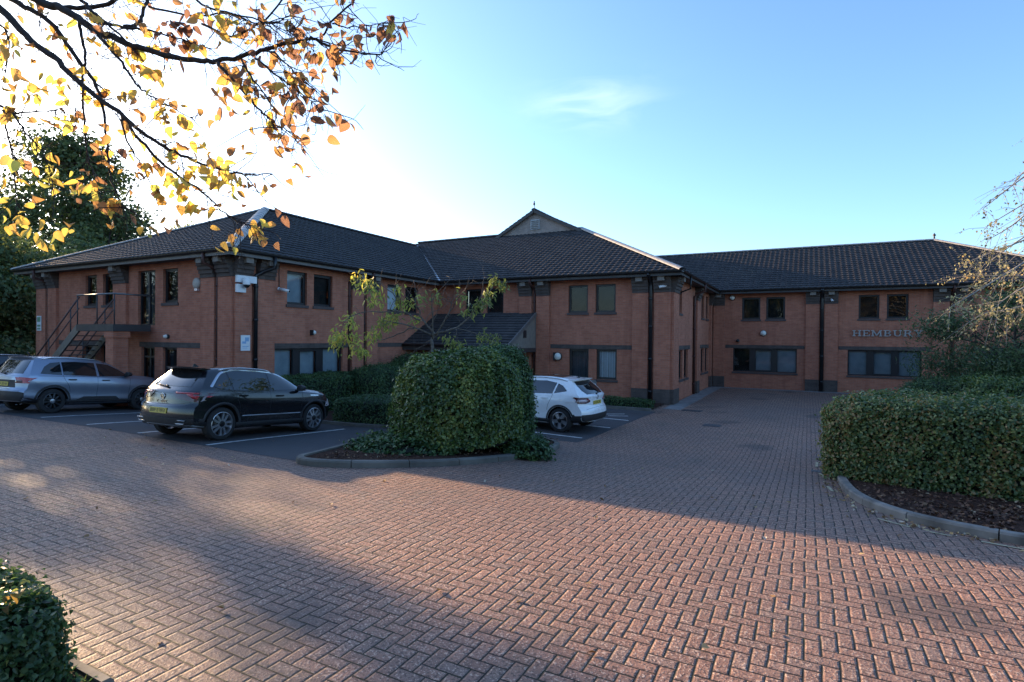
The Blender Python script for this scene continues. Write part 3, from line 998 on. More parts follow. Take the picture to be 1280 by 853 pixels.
# ---- left wing, face B (towards the court)
hB = [(13.5, 14.38, *UP_Z), (14.69, 15.6, *UP_Z), (13.0, 16.16, *LO_Z), (18.76, 19.68, *UP_Z), (19.97, 20.88, *UP_Z)]
wall(FB, YA, YM, hB)
window(FB, *hB[0], fill='blind_reflect_blue'); window(FB, *hB[1])  # the first window's blue-grey backing paints in a blue reflection
window(FB, *hB[2], cols=3, fill='blind_reflect_blue')
window(FB, *hB[3], fill='blind_pale'); window(FB, *hB[4])
for a in ((YA, 12.03), (12.26, 12.91), (16.57, 17.21), (17.40, 18.05)): pilaster(FB, *a)
band(FB, 12.95, 16.5); band(FB, 18.1, 22.3)
downpipe(FB, 12.145, 0.14, z1=4.45, r=0.065, swan=0.42)
downpipe(FB, 16.47, 0.03, mat='brown_pipe_recess', r=0.05, z1=4.6); downpipe(FB, 17.305, 0.03, mat='brown_pipe_recess', r=0.05, z1=4.6)  # brown tubes stand for the dark recesses beside the pilaster
# ---- middle block, front
hM = [(-14.46, -13.58, *UP_Z), (-13.28, -12.38, *UP_Z), (-9.17, -8.28, *UP_Z), (-7.94, -7.06, *UP_Z), (-9.12, -8.22, GB + 0.12, ZBB), (-7.88, -6.99, *LO_Z), (-14.2, -12.6, GB + 0.08, 1.75)]
wall(FM, XB, XR, hM)
for k in range(4): window(FM, *hM[k])
window(FM, *hM[4], fill='slat_dark', sill=False)
window(FM, *hM[5], fill='slat_pale')
window(FM, *hM[6], fill='unlit_backing', sill=False, name='door', label='dark glazed entrance door under the porch')
for a in ((-11.53, -10.9), (-10.66, -10.03), (-6.33, -5.68), (-5.45, XR)): pilaster(FM, *a)
band(FM, -9.99, -6.36)
downpipe(FM, -5.565, 0.15, z1=4.75, r=0.07, swan=-0.02)
downpipe(FM, -10.78, 0.04, z1=4.6, r=0.05, mat='brown_pipe_recess')
# ---- return of the middle block
hR = [(23.95, 24.6, *UP_Z), (29.55, 30.4, *UP_Z), (30.9, 31.75, *UP_Z), (23.95, 24.83, *LO_Z), (25.15, 26.05, *LO_Z), (29.5, 30.45, *LO_Z), (30.75, 31.7, *LO_Z)]
wall(FR, YM, YW, hR)
for h in hR: window(FR, *h)
for a in ((YM, 23.45), (27.7, 28.36), (32.0, 32.4)): pilaster(FR, *a, out=0.12)
band(FR, 23.5, 26.5); band(FR, 29.2, 31.9)
downpipe(FR, 27.2, 0.07, mat='brown_pipe_recess', r=0.06, z1=4.5); downpipe(FR, 23.58, 0.05, r=0.035, z1=4.3)
# ---- right wing
hW = [(-3.17, -2.26, *UP_Z), (-1.98, -1.07, *UP_Z), (-3.6, -0.5, *LO_Z), (2.2, 3.07, *UP_Z), (3.37, 4.24, *UP_Z), (1.76, 4.78, *LO_Z),
      (7.3, 8.2, *UP_Z), (8.5, 9.4, *UP_Z), (7.0, 10.0, *LO_Z)]
wall(FW, XR, XE, hW)
for k in (0, 1, 6, 7): window(FW, *hW[k])
window(FW, *hW[3]); window(FW, *hW[4])
window(FW, *hW[2], cols=3, fill='blind_reflect_blue', back=(0,)); window(FW, *hW[5], cols=3, fill='blind_reflect_blue'); window(FW, *hW[8], cols=3, fill='blind_reflect_blue')
for a in ((-4.62, -4.05), (-0.11, 0.51), (0.72, 1.32), (5.18, 5.8), (5.99, 6.6), (10.6, XE)): pilaster(FW, *a)
band(FW, -4.0, -0.15); band(FW, 1.36, 5.14); band(FW, 6.65, 10.55)
downpipe(FW, 0.615, 0.15, z1=4.75, r=0.085)
downpipe(FW, 5.895, 0.05, z1=4.6, r=0.05, mat='brown_pipe_recess')
# ---- hidden outer walls
mb = MB()
z0, z1 = GB - 0.1, ZSOF + 0.1
for a, b in (((XL, YA), (XL, YBK)), ((XL, YBK), (XE, YBK)), ((XE, YBK), (XE, YW))):
    mb.quad((*a, z0), (*b, z0), (*b, z1), (*a, z1))
bpart(mb, 'rear_wall', M['brick'])

# ---- roofs: real tile courses
LE = 0.005


def tiled(name, poly, upslope, parent=bld, course=0.30, roll=0.255, amp=0.024, lift=0.030):
    """poly: convex outline of 3D points on one plane; upslope: horizontal direction of rise"""
    P = [Vector(p) for p in poly]
    upd = Vector((upslope[0], upslope[1], 0)).normalized()
    n = (P[1] - P[0]).cross(P[2] - P[0]).normalized()
    if n.z < 0: n = -n
    u = Vector((-upd.y, upd.x, 0)).normalized()
    v = n.cross(u).normalized()
    if v.z < 0: v = -v; u = -u
    o = P[0]
    uv = [((p - o).dot(u), (p - o).dot(v)) for p in P]
    vmin, vmax = min(q[1] for q in uv), max(q[1] for q in uv)

    def span(vv):
        xs = []
        m = len(uv)
        for i in range(m):
            (a, b), (c, d) = uv[i], uv[(i + 1) % m]
            if (b <= vv <= d) or (d <= vv <= b):
                if abs(d - b) < 1e-9: xs += [a, c]
                else: xs.append(a + (c - a) * (vv - b) / (d - b))
        return (min(xs), max(xs)) if xs else None

    mb = MB()
    mb.smooth = False
    vv = vmin
    sub = 6
    off = uv[0][0] * 0
    UVs = []
    while vv < vmax - 0.02:
        v1 = min(vv + course, vmax - 1e-4)
        s0, s1 = span(vv + 1e-5), span(v1)
        lo, hi = min(s0[0], s1[0]), max(s0[1], s1[1])
        k0, k1 = math.floor(lo / roll * sub), math.ceil(hi / roll * sub)
        rowb, rowt, rows = [], [], []
        for k in range(k0, k1 + 1):
            uu = k * roll / sub
            ph = (k % sub) / sub
            h = amp * (0.5 + 0.5 * math.cos(2 * math.pi * ph)) ** 1.6
            ub = min(max(uu, s0[0]), s0[1]); ut = min(max(uu, s1[0]), s1[1])
            rows.append(o + u * ub + v * vv + n * LE)
            rowb.append(o + u * ub + v * (vv - 0.015) + n * (LE + h + lift))
            rowt.append(o + u * ut + v * v1 + n * (LE + h + 0.004))
        m = len(rowb)
        mb.add(rows + rowb + rowt, [(i, i + 1, m + i + 1, m + i) for i in range(m - 1)], False)
        b = len(mb.v) - 3 * m
        for i in range(m - 1):
            mb.f.append((b + m + i, b + m + i + 1, b + 2 * m + i + 1, b + 2 * m + i)); mb.mi.append(0); mb.sm.append(True)
        vv = v1
    ob = mb.build(name, M['tiles'], parent, fix=False, uv=False)
    if parent is bld: ob.matrix_parent_inverse = bld_inv
    me = ob.data
    lay = me.uv_layers.new(name='metres')
    co = np.empty(len(me.vertices) * 3); me.vertices.foreach_get('co', co); co = co.reshape(-1, 3)
    li = np.empty(len(me.loops), dtype=np.int64); me.loops.foreach_get('vertex_index', li)
    rel = co[li] - np.array(o)
    lay.data.foreach_set('uv', np.stack([rel @ np.array(u) + 200, rel @ np.array(v) + 200.01], 1).ravel())
    for p in me.polygons:
        pass
    return ob


ze = ZEAVE
eL, eA, eB, eM, eR, eW, eE = -29.88, YA - OH, XB + OH, YM - OH, XR + OH, YW - OH, 11.84
def zr(run): return ze + PITCH_R * run
PA = Vector((-21.29, 16.62, 7.84))
runA = PA.x * -1 + eB
zA = 7.84
VT = Vector((-22.26 + 0.0, eM + 6.66, zr(6.66)))
HM = Vector((eR - 6.66, eM + 6.66, zr(6.66)))
RWr = 5.8
zW = zr(RWr)
slopeB = (zA - ze) / 5.69
tiled('roof_slope', [(eL, eA, ze), (eB, eA, ze), tuple(PA)], (0, 1))
vB = (zA - ze) / PITCH_R
tiled('roof_slope', [(eB, eA, ze), (eB, eM, ze), (-21.29, eM + 5.69, zA), tuple(PA)], (-1, 0))
tiled('roof_slope', [(eL, eA, ze), tuple(PA), (-21.29, 38, zA), (eL, 38, ze)], (1, 0))
tiled('roof_slope', [(eB, eM, ze), (eR, eM, ze), tuple(HM), (eB - 6.66, eM + 6.66, zr(6.66))], (0, 1))
tiled('roof_slope', [(eR, eM, ze), (eR, eW, ze), (eR - 6.66, eW + 6.66, zr(6.66)), tuple(HM)], (-1, 0))
tiled('roof_slope', [(eR, eW, ze), (eE, eW, ze), (eE - RWr, eW + RWr, zW), (eR - RWr, eW + RWr, zW)], (0, 1))
tiled('roof_slope', [(eE, eW, ze), (eE, eW + 2 * RWr, ze), (eE - RWr, eW + RWr, zW)], (-1, 0))
# unseen back slopes, plain
mb = MB()
mb.quad((HM.x, HM.y, HM.z), (eB - 6.66, HM.y, HM.z), (eB - 6.66, HM.y + 13, ze + 1), (HM.x, HM.y + 13, ze + 1))
mb.quad((eE - RWr, eW + RWr, zW), (eR - RWr - 4, eW + RWr, zW), (eR - RWr - 4, eW + 2 * RWr, ze), (eE, eW + 2 * RWr, ze))
mb.quad((-21.29, eM + 5.69, zA), (-21.29, 38, zA), (-16, 38, 5.2), (-16, eM + 11, 5.2))
bpart(mb, 'rear_roof_slope', M['tiles'])


def ridge(name, p, q, mat, r=0.125, seg=0.42):
    p, q = Vector(p), Vector(q)
    L = (q - p).length
    n = max(1, round(L / seg))
    d = (q - p) / n
    side = d.cross(Vector((0, 0, 1))).normalized()
    upn = side.cross(d).normalized()
    mb = MB()
    for k in range(n):
        a, b = p + d * k, p + d * (k + 1.06)
        vs = []
        for c, rr in ((a, r * 1.06), (b, r * 0.97)):
            for j in range(9):
                t = math.pi * j / 8
                vs.append(c + side * (math.cos(t) * rr * 1.15) + upn * (math.sin(t) * rr * 0.75 - 0.03))
        mb.add(vs, [(j, j + 1, 9 + j + 1, 9 + j) for j in range(8)] + [tuple(range(9))], True)
    bpart(mb, name, mat, sharp=40)


R_ = M['ridge']; RD = M['ridge_dark']
up_ = Vector((0, 0, 0.06))
ridge('hip_tiles', Vector((eB, eA, ze)) + up_, PA + up_, R_, r=0.16)
ridge('hip_tiles', Vector((eL, eA, ze)) + up_, PA + up_, R_, r=0.11)
ridge('ridge_tiles', PA + up_, Vector((-21.29, eM + 5.69, zA)) + up_, RD)
ridge('ridge_tiles', Vector((eB - 6.4, HM.y, HM.z)) + up_, HM + up_, RD)
ridge('hip_tiles', HM + up_, Vector((eR, eM, ze)) + up_, R_, r=0.13)
ridge('ridge_tiles', Vector((eR - RWr, eW + RWr, zW)) + up_, Vector((eE - RWr, eW + RWr, zW)) + up_, M['ridge'], r=0.11)
ridge('hip_tiles', Vector((eE - RWr, eW + RWr, zW)) + up_, Vector((eE, eW, ze)) + up_, R_, r=0.11)
# lead valleys
for a, b in (((eB, eM, ze), (eB - 6.3, eM + 6.3, zr(6.3))), ((eR, eW, ze), (eR - RWr, eW + RWr, zW))):
    mb = MB()
    a, b = Vector(a) + Vector((0, 0, 0.045)), Vector(b) + Vector((0, 0, 0.045))
    mb.bar(a, b, 0.11, 0.02)
    bpart(mb, 'valley_flashing', M['lead'])
mb = MB()
mb.lathe([(0.02, 0), (0.05, 0.05), (0.03, 0.12), (0.09, 0.2), (0.02, 0.3), (0.0, 0.34)], (eE - RWr, eW + RWr, zW + 0.1), n=10)
bpart(mb, 'finial', M['ridge_dark'])

# eaves: soffit, fascia, gutter
EAV = [(FA, eL + 0.1, eB, 'fascia'), (FB, eA, eM, 'fascia'), (FM, eB, eR, 'fascia_dark'), (FR, eM, eW, 'fascia_dark'), (FW, eR, eE, 'fascia_dark')]
for F, a0, a1, fm in EAV:
    mb = MB()
    F.box(mb, a0, a1, ZSOF, ZSOF + 0.02, -0.02, OH - 0.03)
    bpart(mb, 'soffit', M['soffit'])
    mb = MB()
    F.box(mb, a0 + 0.004, a1 - 0.004, ZSOF - 0.03, ze - 0.02, OH - 0.03, OH - 0.005)
    bpart(mb, 'fascia', M[fm])
    mb = MB()
    n = 8
    vs, fs = [], []
    ext = 0.05
    for a in (a0 - (ext if F in (FA,) else 0), a1 + (ext if F in (FW,) else 0)):
        for k in range(n + 1):
            t = math.pi + math.pi * k / n
            vs.append(F.P(a, ze + 0.0 + 0.075 * math.sin(t), OH + 0.055 + 0.06 * math.cos(t)))
        for k in range(n + 1):
            t = 2 * math.pi - math.pi * k / n
            vs.append(F.P(a, ze + 0.0 + 0.062 * math.sin(t), OH + 0.055 + 0.05 * math.cos(t)))
    m = 2 * (n + 1)
    fs = [(k, (k + 1) % m, m + (k + 1) % m, m + k) for k in range(m)] + [tuple(range(m)), tuple(range(2 * m - 1, m - 1, -1))]
    mb.add(vs, fs)
    bpart(mb, 'gutter', M['gutter'])

# gablet on the middle ridge
gy = HM.y - 0.15
ga, gl, gr = Vector((-13.7, gy, 9.50)), Vector((-16.05, gy, 8.20)), Vector((-10.85, gy, 8.15))
mb = MB()
mb.add([gl + Vector((0, 0, -0.35)), gr + Vector((0, 0, -0.35)), gr, ga + Vector((0, 0, -0.05)), gl], [(0, 1, 2, 3, 4)])
gw = bpart(mb, 'gable_wall', M['pale_brick'])
mb = MB(); mb.box(-13.95, -13.4, gy - 0.06, gy - 0.01, 8.42, 8.98)
mb.build('louvre', M['lead'], gw)
mb = MB()
for k in range(5): mb.box(-13.9, -13.45, gy - 0.085, gy - 0.062, 8.46 + k * 0.1, 8.52 + k * 0.1)
mb.build('louvre_slat', M['fascia'], gw)
for s, e in ((-1, gl), (1, gr)):
    ee = e + (e - ga).normalized() * 0.25
    tiled('gablet_roof', [tuple(ee + Vector((0, -0.2, 0))), tuple(ee + Vector((0, 12, 0))), tuple(ga + Vector((0, 12, 0))), tuple(ga + Vector((0, -0.2, 0)))], (-s, 0))
    mb = MB(); mb.bar(ga + Vector((0, -0.17, -0.06)), ee + Vector((0, -0.17, -0.06)), 0.05, 0.16)
    bpart(mb, 'barge_board', M['fascia_dark'])
ridge('ridge_tiles', ga + Vector((0, -0.2, 0.04)), ga + Vector((0, 12, 0.04)), RD)
mb = MB()
mb.tube([ga + Vector((0, -0.1, 0.05)), ga + Vector((0, -0.1, 0.28))], 0.02, 6)
mb.lathe([(0, 0), (0.05, 0.03), (0.07, 0.09), (0.05, 0.16), (0.03, 0.19), (0.045, 0.23), (0.0, 0.28)], tuple(ga + Vector((-0.02, -0.1, 0.26))), n=8)
bpart(mb, 'finial', M['ridge_dark'])

# porch in the corner
PX, PY = -10.68, 19.78
pz0, pz1 = 1.96, 3.42
tiled('porch_roof', [(XB, PY, pz0), (PX, PY, pz0), (PX, YM, pz1), (XB, YM, pz1)], (0, 1), course=0.24, amp=0.012, lift=0.03)
mb = MB()
mb.add([(PX, PY + 0.03, 1.83), (PX, YM, 1.83), (PX, YM, pz1 - 0.04), (PX, PY + 0.03, pz0 - 0.04), (PX - 0.1, PY + 0.03, 1.83), (PX - 0.1, YM, 1.83), (PX - 0.1, YM, pz1 - 0.04), (PX - 0.1, PY + 0.03, pz0 - 0.04)],
       [(0, 1, 2, 3), (7, 6, 5, 4), (0, 4, 5, 1), (0, 3, 7, 4)])
pc = bpart(mb, 'porch_cheek', M['render'])
mb = MB(); mb.box(PX + 0.004, PX + 0.03, 21.1, 21.35, 2.3, 2.62)
mb.build('vent', M['black_plastic'], pc)
mb = MB()
mb.box(PX - 0.12, PX + 0.03, PY + 0.45, YM - 0.1, 1.68, 1.86)
mb.box(XB + 0.01, PX + 0.02, PY + 0.0, PY + 0.12, 1.72, 1.94)
mb.box(XB + 0.12, PX - 0.12, PY + 0.13, YM - 0.05, 1.80, 1.84)
bpart(mb, 'porch_beam', M['fascia_dark'])
mb = MB(); mb.bar((PX + 0.02, PY - 0.05, pz0 - 0.02), (PX + 0.02, YM - 0.1, pz1 - 0.06), 0.05, 0.16)
bpart(mb, 'barge_board', M['fascia'])
mb = MB(); mb.box(PX - 0.36, PX + 0.0, PY + 0.12, PY + 0.47, GB - 0.05, 1.72)
bpart(mb, 'porch_column', M['pale_brick'])
mb = MB(); mb.tube([(XB + 0.05, PY - 0.05, pz0 - 0.02), (PX, PY - 0.05, pz0 - 0.02)], 0.055, 8)
bpart(mb, 'gutter', M['gutter'])
sheet('porch_floor', [(XB, PY), (PX, PY), (PX, YM), (XB, YM)], 0.06, M['slab'])
# ------------------------------------------------------------------ steel escape stair
st = empty('escape_staircase', (-22.0, YA - 1.3, GB), 0, 'dark steel fire escape stair with brown handrails against the left brick wall', 'staircase')


def sp(mb, name, mat, parent=st, **kw):
    o = mb.build(name, mat, parent, **kw)
    if parent is st: o.matrix_parent_inverse = Matrix.Translation((22.0, -(YA - 1.3), -GB))
    return o


PX0, PX1, PY0, PY1, PZ = -22.8, -20.42, YA - 1.3, YA - 0.12, 2.60
mb = MB()
mb.box(PX0, PX1, PY0, PY1, PZ - 0.05, PZ)
mb.box(PX0, PX1, PY0 - 0.02, PY0 + 0.05, PZ - 0.2, PZ + 0.03)
mb.box(PX1 - 0.05, PX1 + 0.02, PY0, PY1, PZ - 0.2, PZ + 0.031)
sp(mb, 'landing', M['dark_steel'])
mb = MB(); mb.box(-20.98, -20.5, PY0 + 0.03, PY0 + 0.5, GB - 0.05, PZ - 0.21)
mb.box(-21.02, -20.46, PY0 + 0.0, PY0 + 0.54, PZ - 0.42, PZ - 0.215)
sp(mb, 'support_pillar', M['brick'])
RUN, NST = 4.1, 15
bx0 = PX0 - RUN
for y in (PY0 + 0.02, PY1 - 0.06):
    mb = MB(); mb.bar((PX0 + 0.05, y, PZ - 0.1), (bx0, y, GB + 0.02), 0.06, 0.28)
    sp(mb, 'stringer', M['steel'])
for k in range(NST):
    t = (k + 1) / (NST + 1)
    x = PX0 - RUN * t; z = PZ + (GB - PZ) * t
    mb = MB(); mb.box(x - 0.14, x + 0.14, PY0 + 0.05, PY1 - 0.09, z - 0.03, z)
    sp(mb, 'tread', M['steel'])
for y in (PY0 + 0.02, PY1 - 0.06):
    for dz, r in ((0.98, 0.028), (0.6, 0.02)):
        mb = MB()
        mb.tube([(PX0 + 0.1, y, PZ + dz), (bx0 + 0.2, y, GB + 0.13 + dz), (bx0 - (0.6 if dz > 0.9 and y < PY0 + 0.1 else 0.1), y, GB + 0.1 + dz)], r, 8)
        sp(mb, 'handrail', M['brown_rail'])
    for k in range(3):
        t = (k + 0.3) / 2.6
        x = PX0 - RUN * t; z = PZ + (GB - PZ) * t
        mb = MB(); mb.tube([(x, y, z - 0.05), (x, y, z + 0.98)], 0.02, 6)
        sp(mb, 'rail_post', M['dark_steel'])
mb = MB()
mb.tube([(PX0 - 0.02, PY0 + 0.02, PZ + 1.05), (PX1 - 0.01, PY0 + 0.02, PZ + 1.05), (PX1 - 0.01, PY1 + 0.05, PZ + 1.05)], 0.03, 8)
sp(mb, 'guard_rail', M['steel'])
for p in ((PX0, PY0 + 0.02), (-21.5, PY0 + 0.02), (PX1, PY0 + 0.02), (PX1, PY1 - 0.03)):
    mb = MB(); mb.tube([(p[0], p[1], PZ), (p[0], p[1], PZ + 1.05)], 0.022, 6)
    sp(mb, 'rail_post', M['dark_steel'])

# ------------------------------------------------------------------ wall fittings and signs


def fitting(name, label, cat, F, a, z, group=None):
    """Empty on a wall; returns it and a function mapping (along, up, out) to its local space"""
    p = F.P(a, z, 0)
    e = empty(name, p, 0, label, cat, group)
    s = F.sign

    def L(x, zz, out):
        return (x, s * out, zz) if F.axis == 'Y' else (s * out, x, zz)
    return e, L


def lbox(mb, L, x0, x1, z0, z1, o0, o1):
    p, q = L(x0, z0, o0), L(x1, z1, o1)
    mb.box(min(p[0], q[0]), max(p[0], q[0]), min(p[1], q[1]), max(p[1], q[1]), min(z0, z1), max(z0, z1))


# letters: slab-serif strokes on a 1 x 1 box
def letter_polys(ch):
    s = 0.17; k = 0.12
    def st(x, y0=0, y1=1): return [(x - s / 2, y0), (x + s / 2, y0), (x + s / 2, y1), (x - s / 2, y1)]
    def sf(x, y, w=0.40): return [(x - w / 2, y), (x + w / 2, y), (x + w / 2, y + k), (x - w / 2, y + k)]
    def hb(x0, x1, y, t=k): return [(x0, y - t / 2), (x1, y - t / 2), (x1, y + t / 2), (x0, y + t / 2)]
    def arc(cx, cy, rx, ry, a0, a1, t, n=10):
        o = [(cx + rx * math.cos(a0 + (a1 - a0) * i / n), cy + ry * math.sin(a0 + (a1 - a0) * i / n)) for i in range(n + 1)]
        i_ = [(cx + (rx - t) * math.cos(a0 + (a1 - a0) * i / n), cy + (ry - t * 0.75) * math.sin(a0 + (a1 - a0) * i / n)) for i in range(n + 1)]
        return [[o[i], o[i + 1], i_[i + 1], i_[i]] for i in range(n)]
    h = math.pi / 2
    if ch == 'H': return [st(0.2), st(0.85), sf(0.2, 0), sf(0.85, 0), sf(0.2, 1 - k), sf(0.85, 1 - k), hb(0.2, 0.85, 0.5)], 1.05
    if ch == 'E': return [st(0.22), hb(0.02, 0.86, k / 2), hb(0.02, 0.84, 1 - k / 2), hb(0.22, 0.62, 0.5), [(0.76, 0), (0.88, 0), (0.88, 0.3), (0.76, 0.3)], [(0.74, 0.72), (0.86, 0.72), (0.86, 1), (0.74, 1)], [(0.55, 0.38), (0.64, 0.38), (0.64, 0.62), (0.55, 0.62)]], 0.9
    if ch == 'M': return [st(0.2), st(1.1), sf(0.18, 0), sf(1.1, 0), sf(0.16, 1 - k, 0.3), sf(1.14, 1 - k, 0.3), [(0.12, 1), (0.32, 1), (0.73, 0.12), (0.58, 0.12)], [(1.0, 1), (1.18, 1), (0.73, 0.12), (0.58, 0.12)]], 1.3
    if ch == 'B': return [st(0.22), hb(0.02, 0.55, k / 2), hb(0.02, 0.55, 1 - k / 2), hb(0.22, 0.58, 0.52)] + arc(0.52, 0.26, 0.36, 0.26, -h, h, s) + arc(0.5, 0.755, 0.33, 0.245, -h, h, s), 0.95
    if ch == 'U': return [st(0.22, 0.35, 1), [(0.78, 0.35), (0.9, 0.35), (0.9, 1), (0.78, 1)], sf(0.22, 1 - k), sf(0.84, 1 - k, 0.36)] + arc(0.52, 0.36, 0.385, 0.36, math.pi, 2 * math.pi, s), 1.05
    if ch == 'R': return [st(0.22), sf(0.22, 0), hb(0.02, 0.55, 1 - k / 2), hb(0.22, 0.58, 0.5)] + arc(0.52, 0.75, 0.34, 0.25, -h, h, s) + [[(0.5, 0.5), (0.68, 0.5), (0.95, 0), (0.75, 0)], hb(0.75, 1.02, k / 2)], 1.05
    if ch == 'Y': return [st(0.5, 0, 0.45), sf(0.5, 0), [(0.1, 1), (0.3, 1), (0.58, 0.42), (0.42, 0.42)], [(0.78, 1), (0.92, 1), (0.58, 0.42), (0.42, 0.42)], sf(0.2, 1 - k, 0.38), sf(0.84, 1 - k, 0.32)], 1.05
    return [], 0.5


sg, L = fitting('wall_lettering', 'large grey slab serif metal letters fixed on the right wing between its windows', 'sign', FW, 1.95, 2.53)
x = 0.0
for ch in 'HEMBURY':
    polys, w = letter_polys(ch)
    mb = MB()
    for i, pl in enumerate(polys):
        e = 0.0012 * i
        mb.prism([(x + a * 0.355, b * 0.30) for a, b in pl], lambda a, b, t: L(a, b, 0.03 + t), 0.045 + e)
    for a in (0.2, 0.7):
        mb.tube([L(x + a * 0.3, 0.15, -0.01), L(x + a * 0.3, 0.15, 0.032)], 0.012, 6)
    mb.build('letter', M['letters'], sg)
    x += w * 0.355 + 0.045


def plate_sign(name, label, F, a, z, w, h, mat, marks=None, out=0.12):
    e, L = fitting(name, label, 'sign', F, a, z)
    mb = MB(); lbox(mb, L, -w / 2, w / 2, -h / 2, h / 2, out, out + 0.02)
    mb.build('plate', mat, e)
    for (x0, x1, z0, z1, mt) in marks or ():
        mb = MB(); lbox(mb, L, x0, x1, z0, z1, out + 0.02, out + 0.023)
        mb.build('print', mt, e)
    return e


M['print_blue'] = plain('blue_print', (0.25, 0.42, 0.62), 0.5)
M['print_green'] = plain('green_print', (0.16, 0.30, 0.18), 0.5)
plate_sign('wall_notice', 'white notice plate with blue print on the corner pilaster of the left wing', FB, 11.78, 2.05, 0.33, 0.5, M['white_plastic'],
           [(-0.02, 0.12, 0.05, 0.18, M['print_blue']), (-0.12, 0.02, -0.02, 0.05, M['print_blue']), (-0.11, 0.11, -0.12, -0.10, M['print_blue']), (-0.11, 0.06, -0.17, -0.155, M['print_blue'])])
plate_sign('wall_notice', 'small faded green and white sign on the far left pilaster', FA, -28.5, 2.72, 0.36, 0.62, M['white_plastic'],
           [(-0.14, 0.14, 0.06, 0.26, M['print_green']), (-0.14, 0.14, -0.26, -0.2, M['print_green']), (-0.14, 0.14, -0.14, -0.06, M['print_green'])])
# white junction box with dome camera on the left corner
cc, L = fitting('security_camera', 'white dome camera with a long white bracket box on the left wing corner', 'camera', FB, 11.62, 3.98)
mb = MB(); lbox(mb, L, -0.2, 0.5, 0.0, 0.22, 0.12, 0.22); mb.build('bracket', M['white_plastic'], cc)
mb = MB(); mb.lathe([(0.0, 0.13), (0.07, 0.12), (0.11, 0.06), (0.115, -0.04), (0.11, -0.08)], L(0.02, 0.0, 0.36), n=16)
lbox(mb, L, -0.04, 0.08, 0.05, 0.15, 0.22, 0.36); mb.build('housing', M['white_plastic'], cc)
mb = MB(); mb.lathe([(0.10, -0.08), (0.09, -0.13), (0.05, -0.17), (0.0, -0.185)], L(0.02, 0.0, 0.36), n=16); mb.build('dome', M['car_glass'], cc)
mb = MB(); lbox(mb, L, -0.2, 0.1, -0.32, -0.06, 0.12, 0.23); mb.build('junction_box', M['white_plastic'], cc)


def bullet(label, F, a, z, aim=(0.5, -0.25, 1.0), drop=0.0):
    e, L = fitting('security_camera', label, 'camera', F, a, z, 'bullet security cameras')
    mb = MB(); mb.lathe([(0.06, 0), (0.06, 0.03), (0.03, 0.05)], (0, 0, 0), axis='y' if F.axis == 'Y' else 'x', n=12)
    for i in range(len(mb.v)):
        v = mb.v[i]
        mb.v[i] = (v[0], F.sign * v[1], v[2]) if F.axis == 'Y' else (F.sign * v[0], v[1], v[2])
    mb.tube([L(0, 0, 0.04), L(0, -0.02, 0.14)], 0.018, 6)
    mb.build('mount', M['white_plastic'], e)
    d = Vector(aim).normalized() * 0.26
    p = Vector(L(0, -0.02, 0.16)); q = Vector(L(d.x, d.y - 0.02, 0.16 + d.z))
    mb = MB(); mb.tube([p - (q - p) * 0.25, q], 0.05, 12); mb.build('housing', M['white_plastic'], e)
    mb = MB(); mb.tube([q - (q - p) * 0.02, q + (q - p) * 0.02], 0.042, 12); mb.build('lens', M['car_glass'], e)
    if drop:
        mb = MB(); mb.tube([L(0, 0.05, 0.02), L(0, drop, 0.02)], 0.012, 6); mb.build('conduit', M['black_plastic'], e)


bullet('white bullet camera under a thin black conduit beside the left wing upper windows', FB, 13.15, 3.9, drop=0.85)
bullet('white bullet camera high on the middle block corner pilaster', FM, -5.0, 4.42, aim=(-0.9, -0.2, 0.5))
bullet('white bullet camera under the right wing eaves beside the thick black downpipe', FW, 1.02, 4.4, aim=(0.2, -0.4, 0.8))


def wall_lamp(name, label, F, a, z, r=0.13, bulk=True):
    e, L = fitting(name, label, 'lamp', F, a, z, 'wall lamps')
    ax = 'y' if F.axis == 'Y' else 'x'
    def flip(mb):
        if F.sign < 0: mb.v = [(v[0], -v[1], v[2]) if ax == 'y' else (-v[0], v[1], v[2]) for v in mb.v]
        return mb
    mb = MB(); mb.lathe([(r * 1.08, 0.0), (r * 1.08, 0.07), (r * 0.98, 0.085)], (0, 0, 0), ax, 20)
    flip(mb).build('base', M['black_plastic'], e)
    mb = MB(); mb.lathe([(r * 0.97, 0.07), (r * 0.9, 0.12), (r * 0.6, 0.165), (0.0, 0.18)], (0, 0, 0), ax, 20)
    flip(mb).build('lens', M['lamp_glass'], e)
    if bulk:
        mb = MB(); lbox(mb, L, -r * 1.1, -r * 0.6, -r * 1.05, r * 1.05, 0.0, 0.15); mb.build('guard', M['black_plastic'], e)


wall_lamp('bulkhead_lamp', 'round white bulkhead lamp with black guard left of the middle block door', FM, -9.62, 1.5, 0.17)
wall_lamp('bulkhead_lamp', 'round white globe lamp above the left ground window of the right wing', FW, -2.1, 2.66, 0.15, False)
wall_lamp('bulkhead_lamp', 'small white lamp under the stair landing door on the left wall', FA, -19.56, 2.23, 0.07, False)
wall_lamp('bulkhead_lamp', 'small black and white lamp above the ground window of the left wing', FB, 14.62, 2.42, 0.09, True)
wall_lamp('bulkhead_lamp', 'small white lamp under the right wing eaves by the inner corner', FW, -3.66, 4.58, 0.13, False)
bx, L = fitting('alarm_box', 'round pale alarm sounder high beside the corner pilaster of the left wing', 'alarm', FA, -17.9, 4.0)
mb = MB()
mb.lathe([(0.17, 0), (0.19, -0.04), (0.18, -0.09), (0.11, -0.12), (0, -0.125)], (0, 0, 0), 'y', 20)
mb.build('cover', plain('aged_cream_plastic', (0.42, 0.36, 0.31), 0.6), bx)
mb = MB(); mb.box(-0.07, 0.07, -0.1, 0, -0.24, -0.16); mb.build('strobe', M['light_clear'], bx)
bx, L = fitting('motion_sensor', 'small black sensor on the right wing above the band course', 'sensor', FW, -3.36, 2.25)
